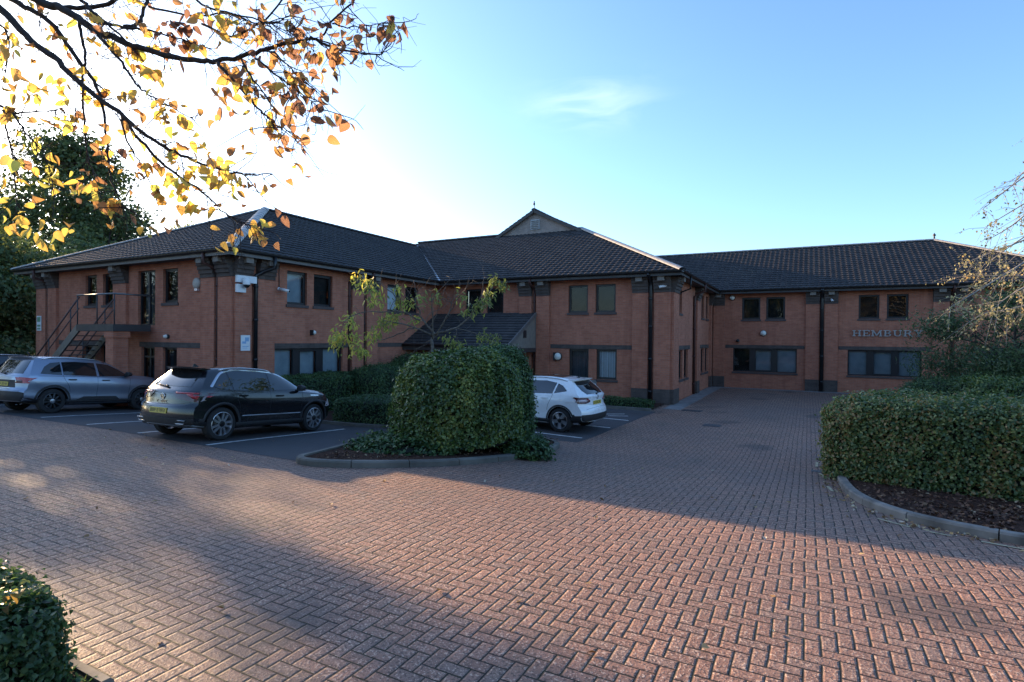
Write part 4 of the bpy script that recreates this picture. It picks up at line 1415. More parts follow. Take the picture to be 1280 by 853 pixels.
mb = MB(); mb.lathe([(0.05, 0), (0.05, -0.06), (0.085, -0.08), (0.085, -0.14), (0.03, -0.17), (0, -0.172)], (0, 0, 0), 'y', 12)
mb.build('body', M['black_plastic'], bx)
# little sign post behind the white car
gp = gz(0, 20.0)
po = empty('sign_post', (-7.05, 19.75, gp), 0, 'short post with a white notice behind the white car', 'sign post')
mb = MB(); mb.tube([(0, 0, -0.05), (0, 0, 0.95)], 0.035, 8); mb.build('post', M['dark_steel'], po)
mb = MB(); mb.prism([(-0.14, 0.62), (0.14, 0.62), (0.14, 0.98), (0.09, 1.06), (-0.09, 1.06), (-0.14, 0.98)], lambda a, b, t: (a, -0.05 + t, b), 0.02); mb.build('backing', M['steel'], po)
mb = MB(); mb.box(-0.12, 0.12, -0.056, -0.051, 0.64, 0.92); mb.build('plate', M['white_plastic'], po)

# ------------------------------------------------------------------ clipped hedges and shrubs


def hedge(name, label, c, rx, ry, h, rot=0.0, *a, **k):
    return _hedge(name, label, c, rx, ry, h, rot, *a, **k)


def _hedge(name, label, c, rx, ry, h, rot=0.0, p=6.0, mat='leaf_dark', size=0.06, dens=1100, cat='hedge', rough=0.07, shape=LEAF_SIMPLE, seed=1, group=None, wild=0.0, freq=2.2, taper=0.0, mixed=0.0):
    r = np.random.default_rng(seed)
    rz = h / 2
    area = [4 * ry * h, 4 * rx * h, 4 * rx * ry]
    # faces: +-x, +-y, top
    tot = 2 * area[0] / 2 + 2 * area[1] / 2 + area[2]
    n = int(dens * (2 * (2 * ry * h) + 2 * (2 * rx * h) + 4 * rx * ry))
    w = np.array([2 * ry * h, 2 * ry * h, 2 * rx * h, 2 * rx * h, 4 * rx * ry]); w = w / w.sum()
    fc = r.choice(5, n, p=w)
    q = r.uniform(-1, 1, (n, 3))
    for k, (ax, s) in enumerate(((0, 1), (0, -1), (1, 1), (1, -1), (2, 1))): q[fc == k, ax] = s

    def shape_pts(q):
        rad = (np.abs(q) ** p).sum(1) ** (-1 / p)
        u = q * rad[:, None]
        lower = u[:, 2] < 0           # keep the foot straight
        k = (np.abs(u[:, :2]) ** p).sum(1) ** (-1 / p)
        g = np.where(lower, np.minimum(k, 1.6), 1.0)
        g = np.where(lower, 1 + (g - 1) * np.clip(-u[:, 2] * 1.4, 0, 1) * (np.abs(u[:, :2]).max(1) > 0.3), 1.0)
        u2 = u.copy(); u2[:, :2] *= g[:, None]
        if taper: u2[:, :2] *= (1 - taper * (u2[:, 2:3] + 1) / 2)
        N = np.sign(u) * np.abs(u) ** (p - 1) / np.array([rx, ry, rz])
        N[lower, 2] *= 0.2
        return u2 * np.array([rx, ry, rz]) + np.array([0, 0, rz]), unit(N)
    P, N = shape_pts(q)
    d = lump(P, seed + 3, freq) * rough + lump(P, seed + 5, freq * 4.5) * rough * 0.55
    P = P + N * d[:, None]
    depth = r.uniform(0, 1, n) ** 1.6 * (0.05 + size * 1.5)
    P = P - N * depth[:, None]
    if wild: P = P + N * (r.uniform(0, 1, n) ** 8 * wild)[:, None]
    ca, sa = math.cos(rot), math.sin(rot)
    Rm = np.array([[ca, -sa, 0], [sa, ca, 0], [0, 0, 1]])
    P, N = P @ Rm.T, N @ Rm.T
    Nn = N * 0.9 + r.normal(size=N.shape) * 0.55 + np.array([0, 0, 0.35])
    # picks: clumps by noise, darker deeper in, yellower towards one end
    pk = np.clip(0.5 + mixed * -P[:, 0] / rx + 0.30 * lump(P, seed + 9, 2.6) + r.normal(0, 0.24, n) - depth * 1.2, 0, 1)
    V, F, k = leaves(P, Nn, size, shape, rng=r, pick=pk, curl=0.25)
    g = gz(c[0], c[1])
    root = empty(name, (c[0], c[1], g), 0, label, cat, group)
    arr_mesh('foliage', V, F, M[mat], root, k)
    # added solid core, near-black so gaps between leaves read as shaded
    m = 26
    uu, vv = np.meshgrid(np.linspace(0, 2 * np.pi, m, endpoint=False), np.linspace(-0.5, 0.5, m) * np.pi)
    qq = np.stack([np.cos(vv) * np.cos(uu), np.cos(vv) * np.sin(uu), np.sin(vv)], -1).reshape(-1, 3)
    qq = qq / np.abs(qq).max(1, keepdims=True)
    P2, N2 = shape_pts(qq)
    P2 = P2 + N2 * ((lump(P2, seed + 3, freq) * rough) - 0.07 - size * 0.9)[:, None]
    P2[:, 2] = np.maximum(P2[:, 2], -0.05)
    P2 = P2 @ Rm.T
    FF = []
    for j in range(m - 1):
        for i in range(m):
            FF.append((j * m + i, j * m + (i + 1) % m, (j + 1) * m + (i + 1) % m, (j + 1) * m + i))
    arr_mesh('dark_core', P2, np.array(FF), M['core'], root, smooth=True)
    return root


A34 = R(34)
hedge('clipped_bush', 'large rounded clipped green bush at the front of the kerbed island', (-6.45, 9.75), 1.44, 1.18, 2.12, A34, 2.25, 'leaf_laurel', 0.062, 1900, 'bush', 0.08, LEAF_OVATE, 21, freq=1.5, wild=0.10, taper=0.12)
hedge('clipped_bush', 'taller dark bush rising behind the big island bush on the white car side', (-6.45, 11.2), 0.9, 0.95, 2.32, A34, 2.8, 'leaf_dark', 0.060, 1500, 'bush', 0.08, LEAF_OVATE, 22, freq=1.8, wild=0.12, taper=0.12)
hedge('ivy_patch', 'low trailing ivy spilling over the right end of the island kerb', (-5.2, 10.3), 0.55, 0.8, 0.32, A34, 2.4, 'leaf_dark', 0.075, 900, 'ivy', 0.08, LEAF_OVATE, 23, wild=0.12)
hedge('ivy_patch', 'low ivy skirt at the foot of the big island bush', (-7.0, 8.75), 1.25, 0.8, 0.34, R(30), 2.2, 'leaf_dark', 0.075, 600, 'ivy', 0.08, LEAF_OVATE, 24, wild=0.14)
hedge('low_hedge', 'low flat topped dark hedge between the black car and the island bush', (-10.6, 12.65), 1.65, 0.75, 0.8, R(14), 8, 'leaf_dark', 0.05, 1300, 'hedge', 0.035, LEAF_SIMPLE, 25)
hedge('wall_hedge', 'clipped hedge below the ground window of the left wing, behind the black car', (-15.0, 13.9), 0.7, 2.1, 1.27, 0, 6, 'leaf_dark', 0.06, 1000, 'hedge', 0.06, LEAF_SIMPLE, 26)
hedge('wall_shrub', 'rounded dark shrub at the right end of the hedge behind the black car', (-13.95, 15.9), 1.05, 1.1, 1.55, 0, 2.6, 'leaf_dark', 0.075, 800, 'shrub', 0.1, LEAF_LONG, 27, wild=0.15)
hedge('wall_shrub', 'dark shrub in the shade left of the porch behind the island bush', (-14.4, 18.4), 0.95, 1.0, 1.95, 0, 2.5, 'leaf_dark', 0.08, 700, 'shrub', 0.12, LEAF_LONG, 28, wild=0.15)
hedge('low_hedge', 'very low dark hedge along the foot of the middle block wall', (-6.6, 20.75), 1.55, 0.35, 0.36, 0, 7, 'leaf_dark', 0.05, 1300, 'hedge', 0.03, LEAF_SIMPLE, 29)
hedge('clipped_hedge', 'wide clipped hedge behind the curving kerb on the right', (4.45, 12.05), 4.1, 1.3, 1.5, R(-9), 7, 'leaf_beech', 0.055, 2100, 'hedge', 0.05, LEAF_OVATE, 30, freq=1.6, wild=0.12, mixed=0.2)
hedge('clipped_hedge', 'ivy green clipped hedge in the near left corner of the photo', (-5.72, 1.02), 1.95, 0.76, 0.56, R(-1), 7, 'leaf_privet', 0.040, 4600, 'hedge', 0.04, LEAF_OVATE, 31, freq=2.6, wild=0.07)
hedge('round_shrub', 'pale green rounded shrub behind the right hedge at the photo edge', (5.6, 21.8), 1.6, 1.3, 1.55, 0, 2.8, 'leaf_laurel', 0.07, 800, 'shrub', 0.1, LEAF_SIMPLE, 32, wild=0.15)
hedge('round_shrub', 'dark spreading shrub below the window end of the right wing', (4.0, 23.0), 1.3, 1.1, 1.35, 0, 2.4, 'leaf_dark', 0.08, 700, 'shrub', 0.14, LEAF_LONG, 33, wild=0.2)
hedge('round_shrub', 'dark green middle shrub between the pale shrub and the evergreen', (6.6, 24.0), 1.8, 1.4, 1.9, 0, 2.4, 'leaf_dark', 0.08, 600, 'shrub', 0.14, LEAF_LONG, 34, wild=0.25)

# orange dead sprigs lying on the near hedge
V, F, k = leaves(np.array([(-4.40, 1.06, 0.76), (-4.25, 1.26, 0.76), (-4.10, 1.38, 0.76), (-4.50, 1.36, 0.76), (-4.15, 1.11, 0.75), (-4.05, 1.21, 0.69), (-4.40, 1.56, 0.77), (-4.20, 0.91, 0.71), (-4.60, 1.51, 0.76), (-4.00, 1.51, 0.75)] * 3) + RNG.normal(0, 0.035, (30, 3)), RNG.normal(0, 0.4, (30, 3)) + np.array([0, 0, 1]), 0.075, LEAF_ROUND, curl=0.8, pick=RNG.uniform(0.3, 0.65, 30))
o = arr_mesh('fallen_leaves', V, F, M['leaf_autumn'], None, k)
tag(o, None, None, None, 'stuff')

# ------------------------------------------------------------------ trees


def limb_pts(p, q, n=5, sag=0.0, wob=0.05, rng=RNG):
    p, q = np.array(p, float), np.array(q, float)
    L = np.linalg.norm(q - p)
    out = []
    w = rng.normal(0, wob * L, (n + 1, 3))
    for i in range(n + 1):
        t = i / n
        out.append(p + (q - p) * t + w[i] * math.sin(math.pi * t) + np.array([0, 0, -sag * L * math.sin(math.pi * t)]))
    return out


def tree(name, label, base, h, rad, mat, nleaf, lsize, seed, bare=0.25, bark='bark', group=None, blobs=26, squash=1.0, shape=LEAF_SIMPLE, cat='tree', spread=0.35):
    """trunk with limbs, crown of leaf clumps gathered round branch ends"""
    r = np.random.default_rng(seed)
    g = gz(base[0], base[1])
    root = empty(name, (base[0], base[1], g), 0, label, cat, group)
    mb = MB()
    z0 = h * bare
    top = h * 0.86
    tr = max(0.10, h * 0.02)
    tp = limb_pts((0, 0, -0.1), (r.normal(0, 0.03 * h), r.normal(0, 0.03 * h), top), 8, 0, 0.012, r)
    mb.tube(tp, [tr * (1.25 if i == 0 else 1 - 0.85 * i / 8) for i in range(9)], 10)
    C = []
    for b in range(blobs):
        t = r.uniform(0.0, 1.0)
        z = z0 + (h * 0.97 - z0) * t
        prof = math.sin(math.pi * min(1, 0.12 + 0.85 * t)) ** 0.7
        a = b * 2.399 + r.normal(0, 0.4)
        d = rad * prof * r.uniform(0.5, 0.95)
        c = np.array([math.cos(a) * d, math.sin(a) * d, z])
        C.append((c, rad * r.uniform(0.22, 0.42)))
        st_ = np.array(tp[min(8, max(1, int(8 * max(0.1, (z - 0.25 * d) / top) * 0.85)))])
        pts = limb_pts(st_, c, 5, -0.06, 0.05, r)
        rr = tr * 0.42 * (1 - 0.5 * t)
        mb.tube(pts, [rr * (1 - 0.8 * i / 5) for i in range(6)], 6)
        for s in range(4):
            e = c + r.normal(0, 1, 3) * rad * 0.22
            pp = limb_pts(pts[3], e, 3, 0, 0.08, r)
            mb.tube(pp, [rr * 0.35, rr * 0.25, rr * 0.15, rr * 0.07], 5)
    mb.build('trunk', M[bark], root, uv=False)
    w = np.array([c[1] ** 2 for c in C]); w /= w.sum()
    idx = r.choice(len(C), nleaf, p=w)
    cen = np.array([c[0] for c in C])[idx]; rr = np.array([c[1] for c in C])[idx]
    dirs = unit(r.normal(size=(nleaf, 3)))
    # leaves sit in many small sprays inside each clump
    ns = nleaf // 14 + 1
    sd = unit(r.normal(size=(ns, 3))) * (r.uniform(0, 1, (ns, 1)) ** 0.45)
    sp_ = r.integers(0, ns, nleaf)
    P = cen + sd[sp_] * rr[:, None] * np.array([1, 1, 0.8 * squash]) + r.normal(0, lsize * 1.1, (nleaf, 3))
    P[:, 2] = np.maximum(P[:, 2], 0.15)
    N = unit(P - cen) + r.normal(size=(nleaf, 3)) * 0.7 + np.array([0, 0, 0.5])
    pk = np.clip(0.45 + r.normal(0, 0.2, nleaf) + 0.2 * lump(P, seed, 0.8), 0, 1)
    V, F, k = leaves(P, N, lsize, shape, rng=r, pick=pk, curl=0.3)
    arr_mesh('crown', V, F, M[mat], root, k)
    return root


TG = 'trees beyond the left boundary'
tree('broadleaf_tree', 'tallest dark tree beyond the left wing at the photo edge', tuple(at(78, 426, 54))[:2], 21.5, 7.4, 'leaf_oak', 26000, 0.40, 41, 0.06, blobs=60, group=TG)
tree('broadleaf_tree', 'lower dark tree peeping over the left hip of the roof', tuple(at(142, 426, 50))[:2], 13.6, 5.0, 'leaf_oak', 12000, 0.34, 42, 0.08, blobs=34, group=TG)
tree('broadleaf_tree', 'thin pale tree top just above the left roof slope', tuple(at(235, 426, 62))[:2], 15.4, 3.0, 'leaf_cherry', 2600, 0.30, 43, 0.3, blobs=20, group=TG)
tree('boundary_shrub', 'dark bushy boundary tree left of the wall end behind the cars', (-40.5, 16.6), 8.0, 4.2, 'leaf_oak', 12000, 0.27, 44, 0.02, blobs=40, cat='tree', group=TG)
tree('boundary_shrub', 'dark bushy boundary tree farther left behind the dark car', (-45.5, 20.0), 9.0, 4.6, 'leaf_oak', 12000, 0.30, 45, 0.02, blobs=40, cat='tree', group=TG)
tree('boundary_shrub', 'lower bushy boundary tree at the very left edge behind the cars', (-38.5, 11.6), 8.6, 4.1, 'leaf_oak', 34000, 0.23, 49, 0.02, blobs=80, cat='tree', group=TG)
tree('boundary_tree', 'boundary tree outside the left edge of the photo', (-38.0, 7.0), 9.3, 3.1, 'leaf_oak', 14000, 0.19, 46, 0.04, blobs=50, group=TG)
tree('boundary_tree', 'slender unseen tree added left of the yard to shade the near paving', (-38.6, 10.0), 13.0, 1.5, 'leaf_oak', 13000, 0.19, 55, 0.04, blobs=50, group=TG)  # unseen tree, added to cast shade on the near paving
tree('boundary_tree', 'boundary tree farther outside the left edge of the photo', (-38.5, 3.0), 12.0, 3.8, 'leaf_oak', 16000, 0.19, 47, 0.04, blobs=60, group=TG)
tree('boundary_tree', 'boundary tree beside the car park entrance on the left', (-37.0, -3.5), 11.0, 3.8, 'leaf_oak', 10000, 0.18, 48, 0.04, blobs=50, group=TG)
BG = 'trees behind the viewer mirrored in the windows'
for k, (x, y, h, mt) in enumerate(((5.5, -16, 11, 'leaf_gold'), (13, -14, 12, 'leaf_gold'), (-4, -19, 12, 'leaf_oak'), (22, -10, 12, 'leaf_oak'))):
    tree('autumn_tree', ['golden tree across the road seen in the window glass', 'second golden tree across the road seen in the window glass', 'dark green tree across the road seen in the window glass', 'far dark green tree across the road seen in the window glass'][k], (x, y), h, 4.4, mt, 15000, 0.42, 60 + k, 0.06, blobs=60, group=BG)

# evergreen on the right, spreading in front of the right wing
tree('evergreen_shrub', 'dark spreading evergreen in front of the lettering on the right wing', (6.4, 25.2), 4.3, 2.9, 'leaf_evergreen', 19000, 0.13, 51, 0.18, blobs=46, squash=0.7, shape=LEAF_LONG, cat='shrub')
tree('evergreen_shrub', 'second dark evergreen behind the golden birch at the right photo edge', (9.2, 23.0), 4.0, 2.6, 'leaf_evergreen', 10000, 0.13, 52, 0.12, blobs=34, squash=0.8, shape=LEAF_LONG, cat='shrub')

# small ornamental tree in the island -------------------------------------------------
DT = 13.5
base = at(545, 500, DT)
ch = empty('ornamental_tree', (base.x, base.y, gz(base.x, base.y)), 0, 'small half bare tree with drooping yellow green leaves behind the island bush', 'tree')
cho = Vector((base.x, base.y, gz(base.x, base.y)))
LIMBS = [([(545, 560), (541, 470), (540.6, 441), (539.6, 425)], 0.075, 0.05),
         ([(539.6, 426), (544.5, 418), (556, 414), (570, 410), (587.5, 396), (599, 383), (611, 367), (617, 355), (620.7, 343)], 0.042, 0.008),
         ([(544, 418), (536.7, 410), (527, 398), (524, 390), (519, 379), (521, 365), (517, 352)], 0.036, 0.007),
         ([(540, 424), (540.6, 396), (539.6, 377), (538.7, 361)], 0.03, 0.006),
         ([(544.5, 418), (554, 404), (562, 390), (564, 379), (556, 374), (548, 376)], 0.03, 0.006),
         ([(540, 420), (517, 409), (492, 404), (486, 402), (478, 408)], 0.032, 0.006),
         ([(517, 410), (498, 418), (482, 424), (472, 426), (452, 436)], 0.022, 0.005),
         ([(525, 402), (509, 392), (486, 390), (457, 391), (437, 397), (424, 420)], 0.026, 0.005),
         ([(587, 396), (601, 369), (605, 347), (603, 336)], 0.018, 0.004),
         ([(539, 378), (543, 371), (562, 351)], 0.018, 0.004),
         ([(509, 392), (497, 375), (486, 362), (470, 352), (446, 352)], 0.022, 0.005),
         ([(486, 390), (492, 378), (506, 374)], 0.014, 0.004),
         ([(524, 388), (512, 366), (498, 358), (486, 356)], 0.014, 0.004),
         ([(562, 390), (574, 372), (584, 358)], 0.016, 0.004),
         ([(570, 410), (572, 425), (574, 438)], 0.012, 0.004), ([(570, 410), (592, 416), (606, 420), (622, 424)], 0.014, 0.004),
         ([(564, 379), (572, 368), (575, 352)], 0.012, 0.003), ([(540, 424), (528, 432), (518, 440), (508, 450)], 0.018, 0.005),
         ([(521, 365), (530, 358), (536, 350)], 0.010, 0.003), ([(519, 379), (505, 370), (496, 372)], 0.010, 0.003),
         ([(531, 405), (538, 392), (552, 386), (560, 378)], 0.012, 0.003), ([(536, 410), (545, 394), (549, 380), (545, 366)], 0.014, 0.003)]
mb = MB()
r = np.random.default_rng(5)
for i, (pts, ra, rb) in enumerate(LIMBS):
    n = len(pts)
    d0 = 0.0
    dd = r.uniform(-1.0, 1.0) if i else 0.0
    W = []
    for j, (px, py) in enumerate(pts):
        W.append(at(px, py, DT + dd * (j / max(1, n - 1)) * (1.0 if i else 0)) - cho)
    P3 = smooth_path(W, 3)
    mb.tube([v + Vector(r.normal(0, 0.012, 3)) for v in P3], [0.72 * (ra + (rb - ra) * t / (len(P3) - 1)) for t in range(len(P3))], 7)
    for s in range(7 if i else 0):
        k = r.integers(len(P3) // 4, len(P3))
        e = P3[k] + Vector(r.normal(0, 0.16, 3)) + Vector((0, 0, 0.08))
        mb.tube([P3[k], P3[k].lerp(e, 0.5) + Vector(r.normal(0, 0.03, 3)), e], [rb * 0.8, rb * 0.6, 0.0025], 5)
mb.build('trunk', M['bark_grey'], ch, uv=False)
CL = [(450, 352, 13, 34), (462, 356, 10, 22), (470, 372, 12, 34), (503, 378, 10, 28), (488, 396, 13, 50), (478, 404, 10, 34), (436, 405, 12, 26), (424, 420, 10, 40), (418, 428, 8, 18), (466, 420, 8, 26),
      (446, 436, 11, 30), (455, 440, 9, 22), (440, 424, 10, 18), (570, 430, 9, 30), (574, 440, 9, 24), (606, 420, 9, 24), (619, 424, 7, 20), (618, 350, 7, 26), (629, 358, 6, 24), (612, 366, 7, 20), (597, 382, 9, 32),
      (606, 376, 7, 20), (545, 372, 9, 14), (576, 372, 8, 12), (584, 388, 9, 18), (560, 425, 7, 14), (520, 400, 9, 14), (498, 360, 9, 12), (528, 376, 10, 12), (440, 394, 8, 12)]
PP, PK = [], []
for (px, py, s, n) in CL:
    dd = r.normal(0, 0.25)
    for k in range(int(n * 1.9)):
        PP.append(at(px + r.normal(0, s * 0.55), py + r.normal(0, s * 0.5), DT + dd + r.normal(0, 0.14)) - cho)
        PK.append(np.clip(0.75 - (px - 430) / 300 + r.normal(0, 0.2), 0, 1))
PP = np.array(PP)
V, F, k = leaves(PP, r.normal(0, 1, PP.shape) + np.array([0, 0, 0.3]), 0.135, LEAF_LONG, droop=0.55, rng=r, curl=0.4, pick=np.array(PK))
arr_mesh('crown', V, F, M['leaf_cherry'], ch, k)

# birch whose sprays reach in from the right ---------------------------------------------
bb = at(1395, 426, 12.6)
bi = empty('birch_tree', (bb.x, bb.y, gz(bb.x, bb.y)), 0, 'birch with golden sunlit leaves and fine drooping twigs at the right edge', 'tree')
bo = Vector((bb.x, bb.y, gz(bb.x, bb.y)))
r = np.random.default_rng(8)
mb = MB()
tk = [Vector((0, 0, -0.1)), Vector((0.05, 0.02, 2.5)), Vector((-0.05, 0.05, 5.0)), Vector((0.0, 0.0, 8.6))]
tk = smooth_path(tk, 4)
mb.tube(tk, [0.16 - 0.14 * i / (len(tk) - 1) for i in range(len(tk))], 9)
LP, LK = [], []


def spray(pts, ra, dens=9, tw=10, hang=0.35, pk=0.6):
    P3 = smooth_path(pts, 5)
    mb.tube(P3, [ra * (1 - 0.85 * i / (len(P3) - 1)) for i in range(len(P3))], 5)
    for s in range(tw):
        k = r.integers(len(P3) // 4, len(P3))
        d = (P3[min(k + 1, len(P3) - 1)] - P3[k - 1]).normalized()
        e = P3[k] + (d * 0.6 + Vector(r.normal(0, 0.5, 3)) + Vector((0, 0, -hang))) * r.uniform(0.3, 0.8)
        m = P3[k].lerp(e, 0.5) + Vector((0, 0, 0.06))
        mb.tube([P3[k], m, e], [0.006, 0.004, 0.002], 4, caps=False)
        for q in range(dens):
            t = r.uniform(0.15, 1.05)
            c = P3[k].lerp(m, t * 2) if t < 0.5 else m.lerp(e, t * 2 - 1)
            LP.append(c + Vector(r.normal(0, 0.035, 3))); LK.append(np.clip(r.normal(pk, 0.22), 0, 1))


def W(px, py, d=12.6): return at(px, py, d) - bo


for pts, tw, de, pk in (([(1395, 330), (1330, 300), (1270, 335), (1215, 368), (1188, 385)], 26, 9, 0.72), ([(1395, 345), (1310, 345), (1255, 345), (1215, 345)], 22, 9, 0.75),
                    ([(1395, 300), (1320, 290), (1255, 310), (1205, 330)], 20, 7, 0.7), ([(1395, 250), (1330, 225), (1280, 255), (1230, 285)], 20, 5, 0.35),
                    ([(1395, 200), (1330, 190), (1275, 225), (1228, 262)], 18, 4, 0.3), ([(1395, 170), (1340, 160), (1290, 205), (1262, 235)], 18, 4, 0.3),
                    ([(1395, 350), (1320, 370), (1270, 385), (1228, 392)], 24, 9, 0.65), ([(1395, 280), (1330, 270), (1275, 300), (1240, 325)], 20, 7, 0.6),
                    ([(1395, 360), (1330, 340), (1270, 365), (1240, 388)], 22, 9, 0.8), ([(1395, 230), (1320, 240), (1268, 280), (1235, 300)], 20, 6, 0.4),
                    ([(1395, 150), (1420, 100), (1460, 160), (1480, 240)], 30, 12, 0.5), ([(1395, 220), (1450, 190), (1500, 230), (1530, 300)], 30, 12, 0.5), ([(1395, 120), (1370, 60), (1340, 100), (1318, 160)], 22, 6, 0.4)):
    dz = r.normal(0, 0.35)
    spray([W(px, py, 12.6 + dz * j / 3 * 2) for j, (px, py) in enumerate(pts)], 0.035, de, tw, pk=pk)
mb.build('trunk', M['bark_pale'], bi, uv=False)
LP = np.array([tuple(v) for v in LP])
V, F, k = leaves(LP, r.normal(0, 1, LP.shape), 0.062, LEAF_SIMPLE, droop=0.5, rng=r, curl=0.3, pick=np.array(LK))
arr_mesh('crown', V, F, M['leaf_birch'], bi, k)

# overhanging autumn tree -----------------------------------------------------------------
ob = Vector((-6.6, 0.35, gz(-6.6, 0.35)))
ov = empty('autumn_tree', ob, 0, 'near tree overhanging the upper left corner with yellow and rust autumn leaves', 'tree')
r = np.random.default_rng(17)
mb = MB()
TT = [Vector((0, 0, -0.1)), Vector((0.1, 0.1, 1.6)), Vector((0.35, 0.2, 3.2)), Vector((0.5, 0.1, 4.6)), Vector((0.4, -0.3, 6.6)), Vector((0.3, -0.2, 8.5))]
TT = smooth_path(TT, 4)
mb.tube(TT, [0.21 - 0.16 * i / (len(TT) - 1) for i in range(len(TT))], 10)


def O(px, py, d): return at(px, py, d) - ob


BR = [([(-60, -60), (43, -1), (72, 8), (98, 23), (117, 37), (141, 47), (162, 57), (187, 64), (221, 72), (250, 76), (271, 77), (299, 72), (326, 64), (349, 57), (381, 50), (392, 48), (406, 55), (422, 62), (437, 64), (470, 69), (479, 66)], 3.9, 3.3, 0.036, 0.004),
      ([(-70, -50), (0, 11), (21, 31), (45, 57), (74, 78), (98, 102), (127, 125), (152, 144), (176, 165), (200, 180), (226, 194), (260, 208), (288, 215), (312, 219), (340, 218)], 3.9, 3.5, 0.034, 0.004),
      ([(-20, -20), (16, 0), (45, 16), (68, 33), (84, 55), (100, 78), (117, 102), (127, 121)], 4.0, 3.8, 0.026, 0.012),
      ([(152, 146), (176, 176), (200, 201), (226, 222), (252, 240), (276, 262), (296, 276), (313, 282)], 3.8, 3.5, 0.015, 0.003),
      ([(98, 29), (103, 51), (107, 74), (103, 100), (105, 150), (107, 180), (114, 210), (124, 240), (131, 263)], 3.85, 3.7, 0.014, 0.003),
      ([(80, -30), (103, 0), (117, 16), (133, 29), (154, 49), (172, 68)], 3.7, 3.7, 0.018, 0.006),
      ([(117, 37), (137, 60), (156, 84), (170, 105), (187, 119), (215, 135), (245, 150)], 3.7, 3.6, 0.015, 0.003),
      ([(-80, 100), (0, 133), (19, 141), (59, 139), (94, 135)], 3.7, 3.6, 0.014, 0.003),
      ([(4, 137), (8, 160), (13, 185), (18, 220), (24, 262)], 3.6, 3.5, 0.009, 0.003), ([(19, 144), (31, 164), (45, 180), (58, 202), (66, 232)], 3.6, 3.5, 0.009, 0.002),
      ([(127, 125), (133, 165), (135, 200), (140, 225), (150, 250), (155, 265)], 3.75, 3.6, 0.012, 0.003),
      ([(72, 8), (109, 10), (137, 4), (160, -8)], 3.9, 3.9, 0.02, 0.015), ([(117, 27), (156, 35), (187, 39), (217, 47), (260, 60)], 3.8, 3.7, 0.014, 0.004),
      ([(156, 34), (172, 29), (180, 12), (186, -6)], 3.8, 3.9, 0.016, 0.012), ([(186, 10), (235, 20), (285, 18), (325, 30), (365, 20)], 3.9, 3.6, 0.010, 0.003),
      ([(271, 78), (287, 96), (306, 117), (322, 135), (338, 150), (359, 163), (380, 175)], 3.5, 3.4, 0.014, 0.003), ([(302, 76), (314, 96), (332, 121), (349, 144)], 3.5, 3.4, 0.010, 0.003),
      ([(318, 72), (342, 92), (365, 109), (384, 123), (406, 140)], 3.4, 3.3, 0.009, 0.002), ([(340, 64), (355, 78), (375, 96), (392, 113)], 3.4, 3.3, 0.008, 0.002),
      ([(404, 44), (418, 23), (439, 6)], 3.35, 3.3, 0.007, 0.006), ([(416, 28), (435, 33), (465, 31), (488, 27)], 3.3, 3.25, 0.006, 0.002),
      ([(152, 150), (163, 185), (176, 205), (190, 235), (200, 262)], 3.7, 3.6, 0.009, 0.002), ([(251, 30), (290, 45), (330, 25), (360, -10)], 3.7, 3.6, 0.010, 0.006),
      ([(232, -10), (262, 10), (300, 20), (330, 28), (362, 32), (382, 44)], 3.7, 3.4, 0.010, 0.003), ([(-60, 20), (0, 30), (10, 60), (5, 95)], 3.8, 3.7, 0.010, 0.003)]
LP, LK, LN = [], [], []
trunk_top = TT[13]
for i, (pts, d0, d1, ra, rb) in enumerate(BR):
    n = len(pts)
    P3 = [O(px, py, d0 + (d1 - d0) * j / (n - 1)) for j, (px, py) in enumerate(pts)]
    if i in (0, 1, 2, 5, 7):
        mb.tube(limb_pts(TT[11 + i % 4], P3[0], 5, -0.05, 0.02, r), [0.11 if i < 3 else 0.05, 0.09 if i < 3 else 0.04, 0.07 if i < 3 else 0.032, 0.055 if i < 3 else 0.026, 0.045 if i < 3 else 0.02, ra], 7)
    P3 = smooth_path(P3, 4)
    m = len(P3)
    mb.tube([p + Vector(r.normal(0, 0.004, 3)) for p in P3], [0.85 * (ra + (rb - ra) * (t / (m - 1)) ** 0.8) for t in range(m)], 7)
    L = sum((P3[k + 1] - P3[k]).length for k in range(m - 1))
    for s in range(int(7 + L * 15)):
        k = r.integers(m // 5, m)
        d = (P3[min(k + 1, m - 1)] - P3[max(k - 1, 0)]).normalized()
        q = P3[k]
        tl = r.uniform(0.08, 0.27)
        e = q + (d * 0.5 + Vector(r.normal(0, 0.55, 3)) + Vector((0, 0, -0.25))) * tl
        mid = q.lerp(e, 0.5) + Vector(r.normal(0, 0.13, 3)) * tl
        tw_ = smooth_path([q, mid, e], 3)
        tw_ = [v + Vector(r.normal(0, 0.012, 3)) * tl for v in tw_]
        mb.tube(tw_, [0.0035 - 0.0022 * u / (len(tw_) - 1) for u in range(len(tw_))], 4, caps=False)
        for b in range(2):
            q2 = q.lerp(e, r.uniform(0.2, 0.8)); e2 = q2 + (d * 0.4 + Vector(r.normal(0, 0.6, 3)) + Vector((0, 0, -0.2))) * tl * 0.55
            mb.tube([q2, q2.lerp(e2, 0.5) + Vector(r.normal(0, 0.06, 3)) * tl, e2], [0.0018, 0.0014, 0.0009], 3, caps=False)
        px = 640 + FPX * (e + ob - EYE).dot(rt2) / (e + ob - EYE).dot(fw)
        for b in range(r.choice([0, 0, 1, 1, 2, 2])):
            t = r.uniform(0.4, 1.0)
            c = q.lerp(e, t) + Vector(r.normal(0, 0.02, 3))
            LP.append(c)
            LK.append(np.clip(r.normal(0.62 - max(0, px - 250) / 420, 0.27), 0, 0.97))  # yellow left to brown right: low sunlight is put into leaf tone
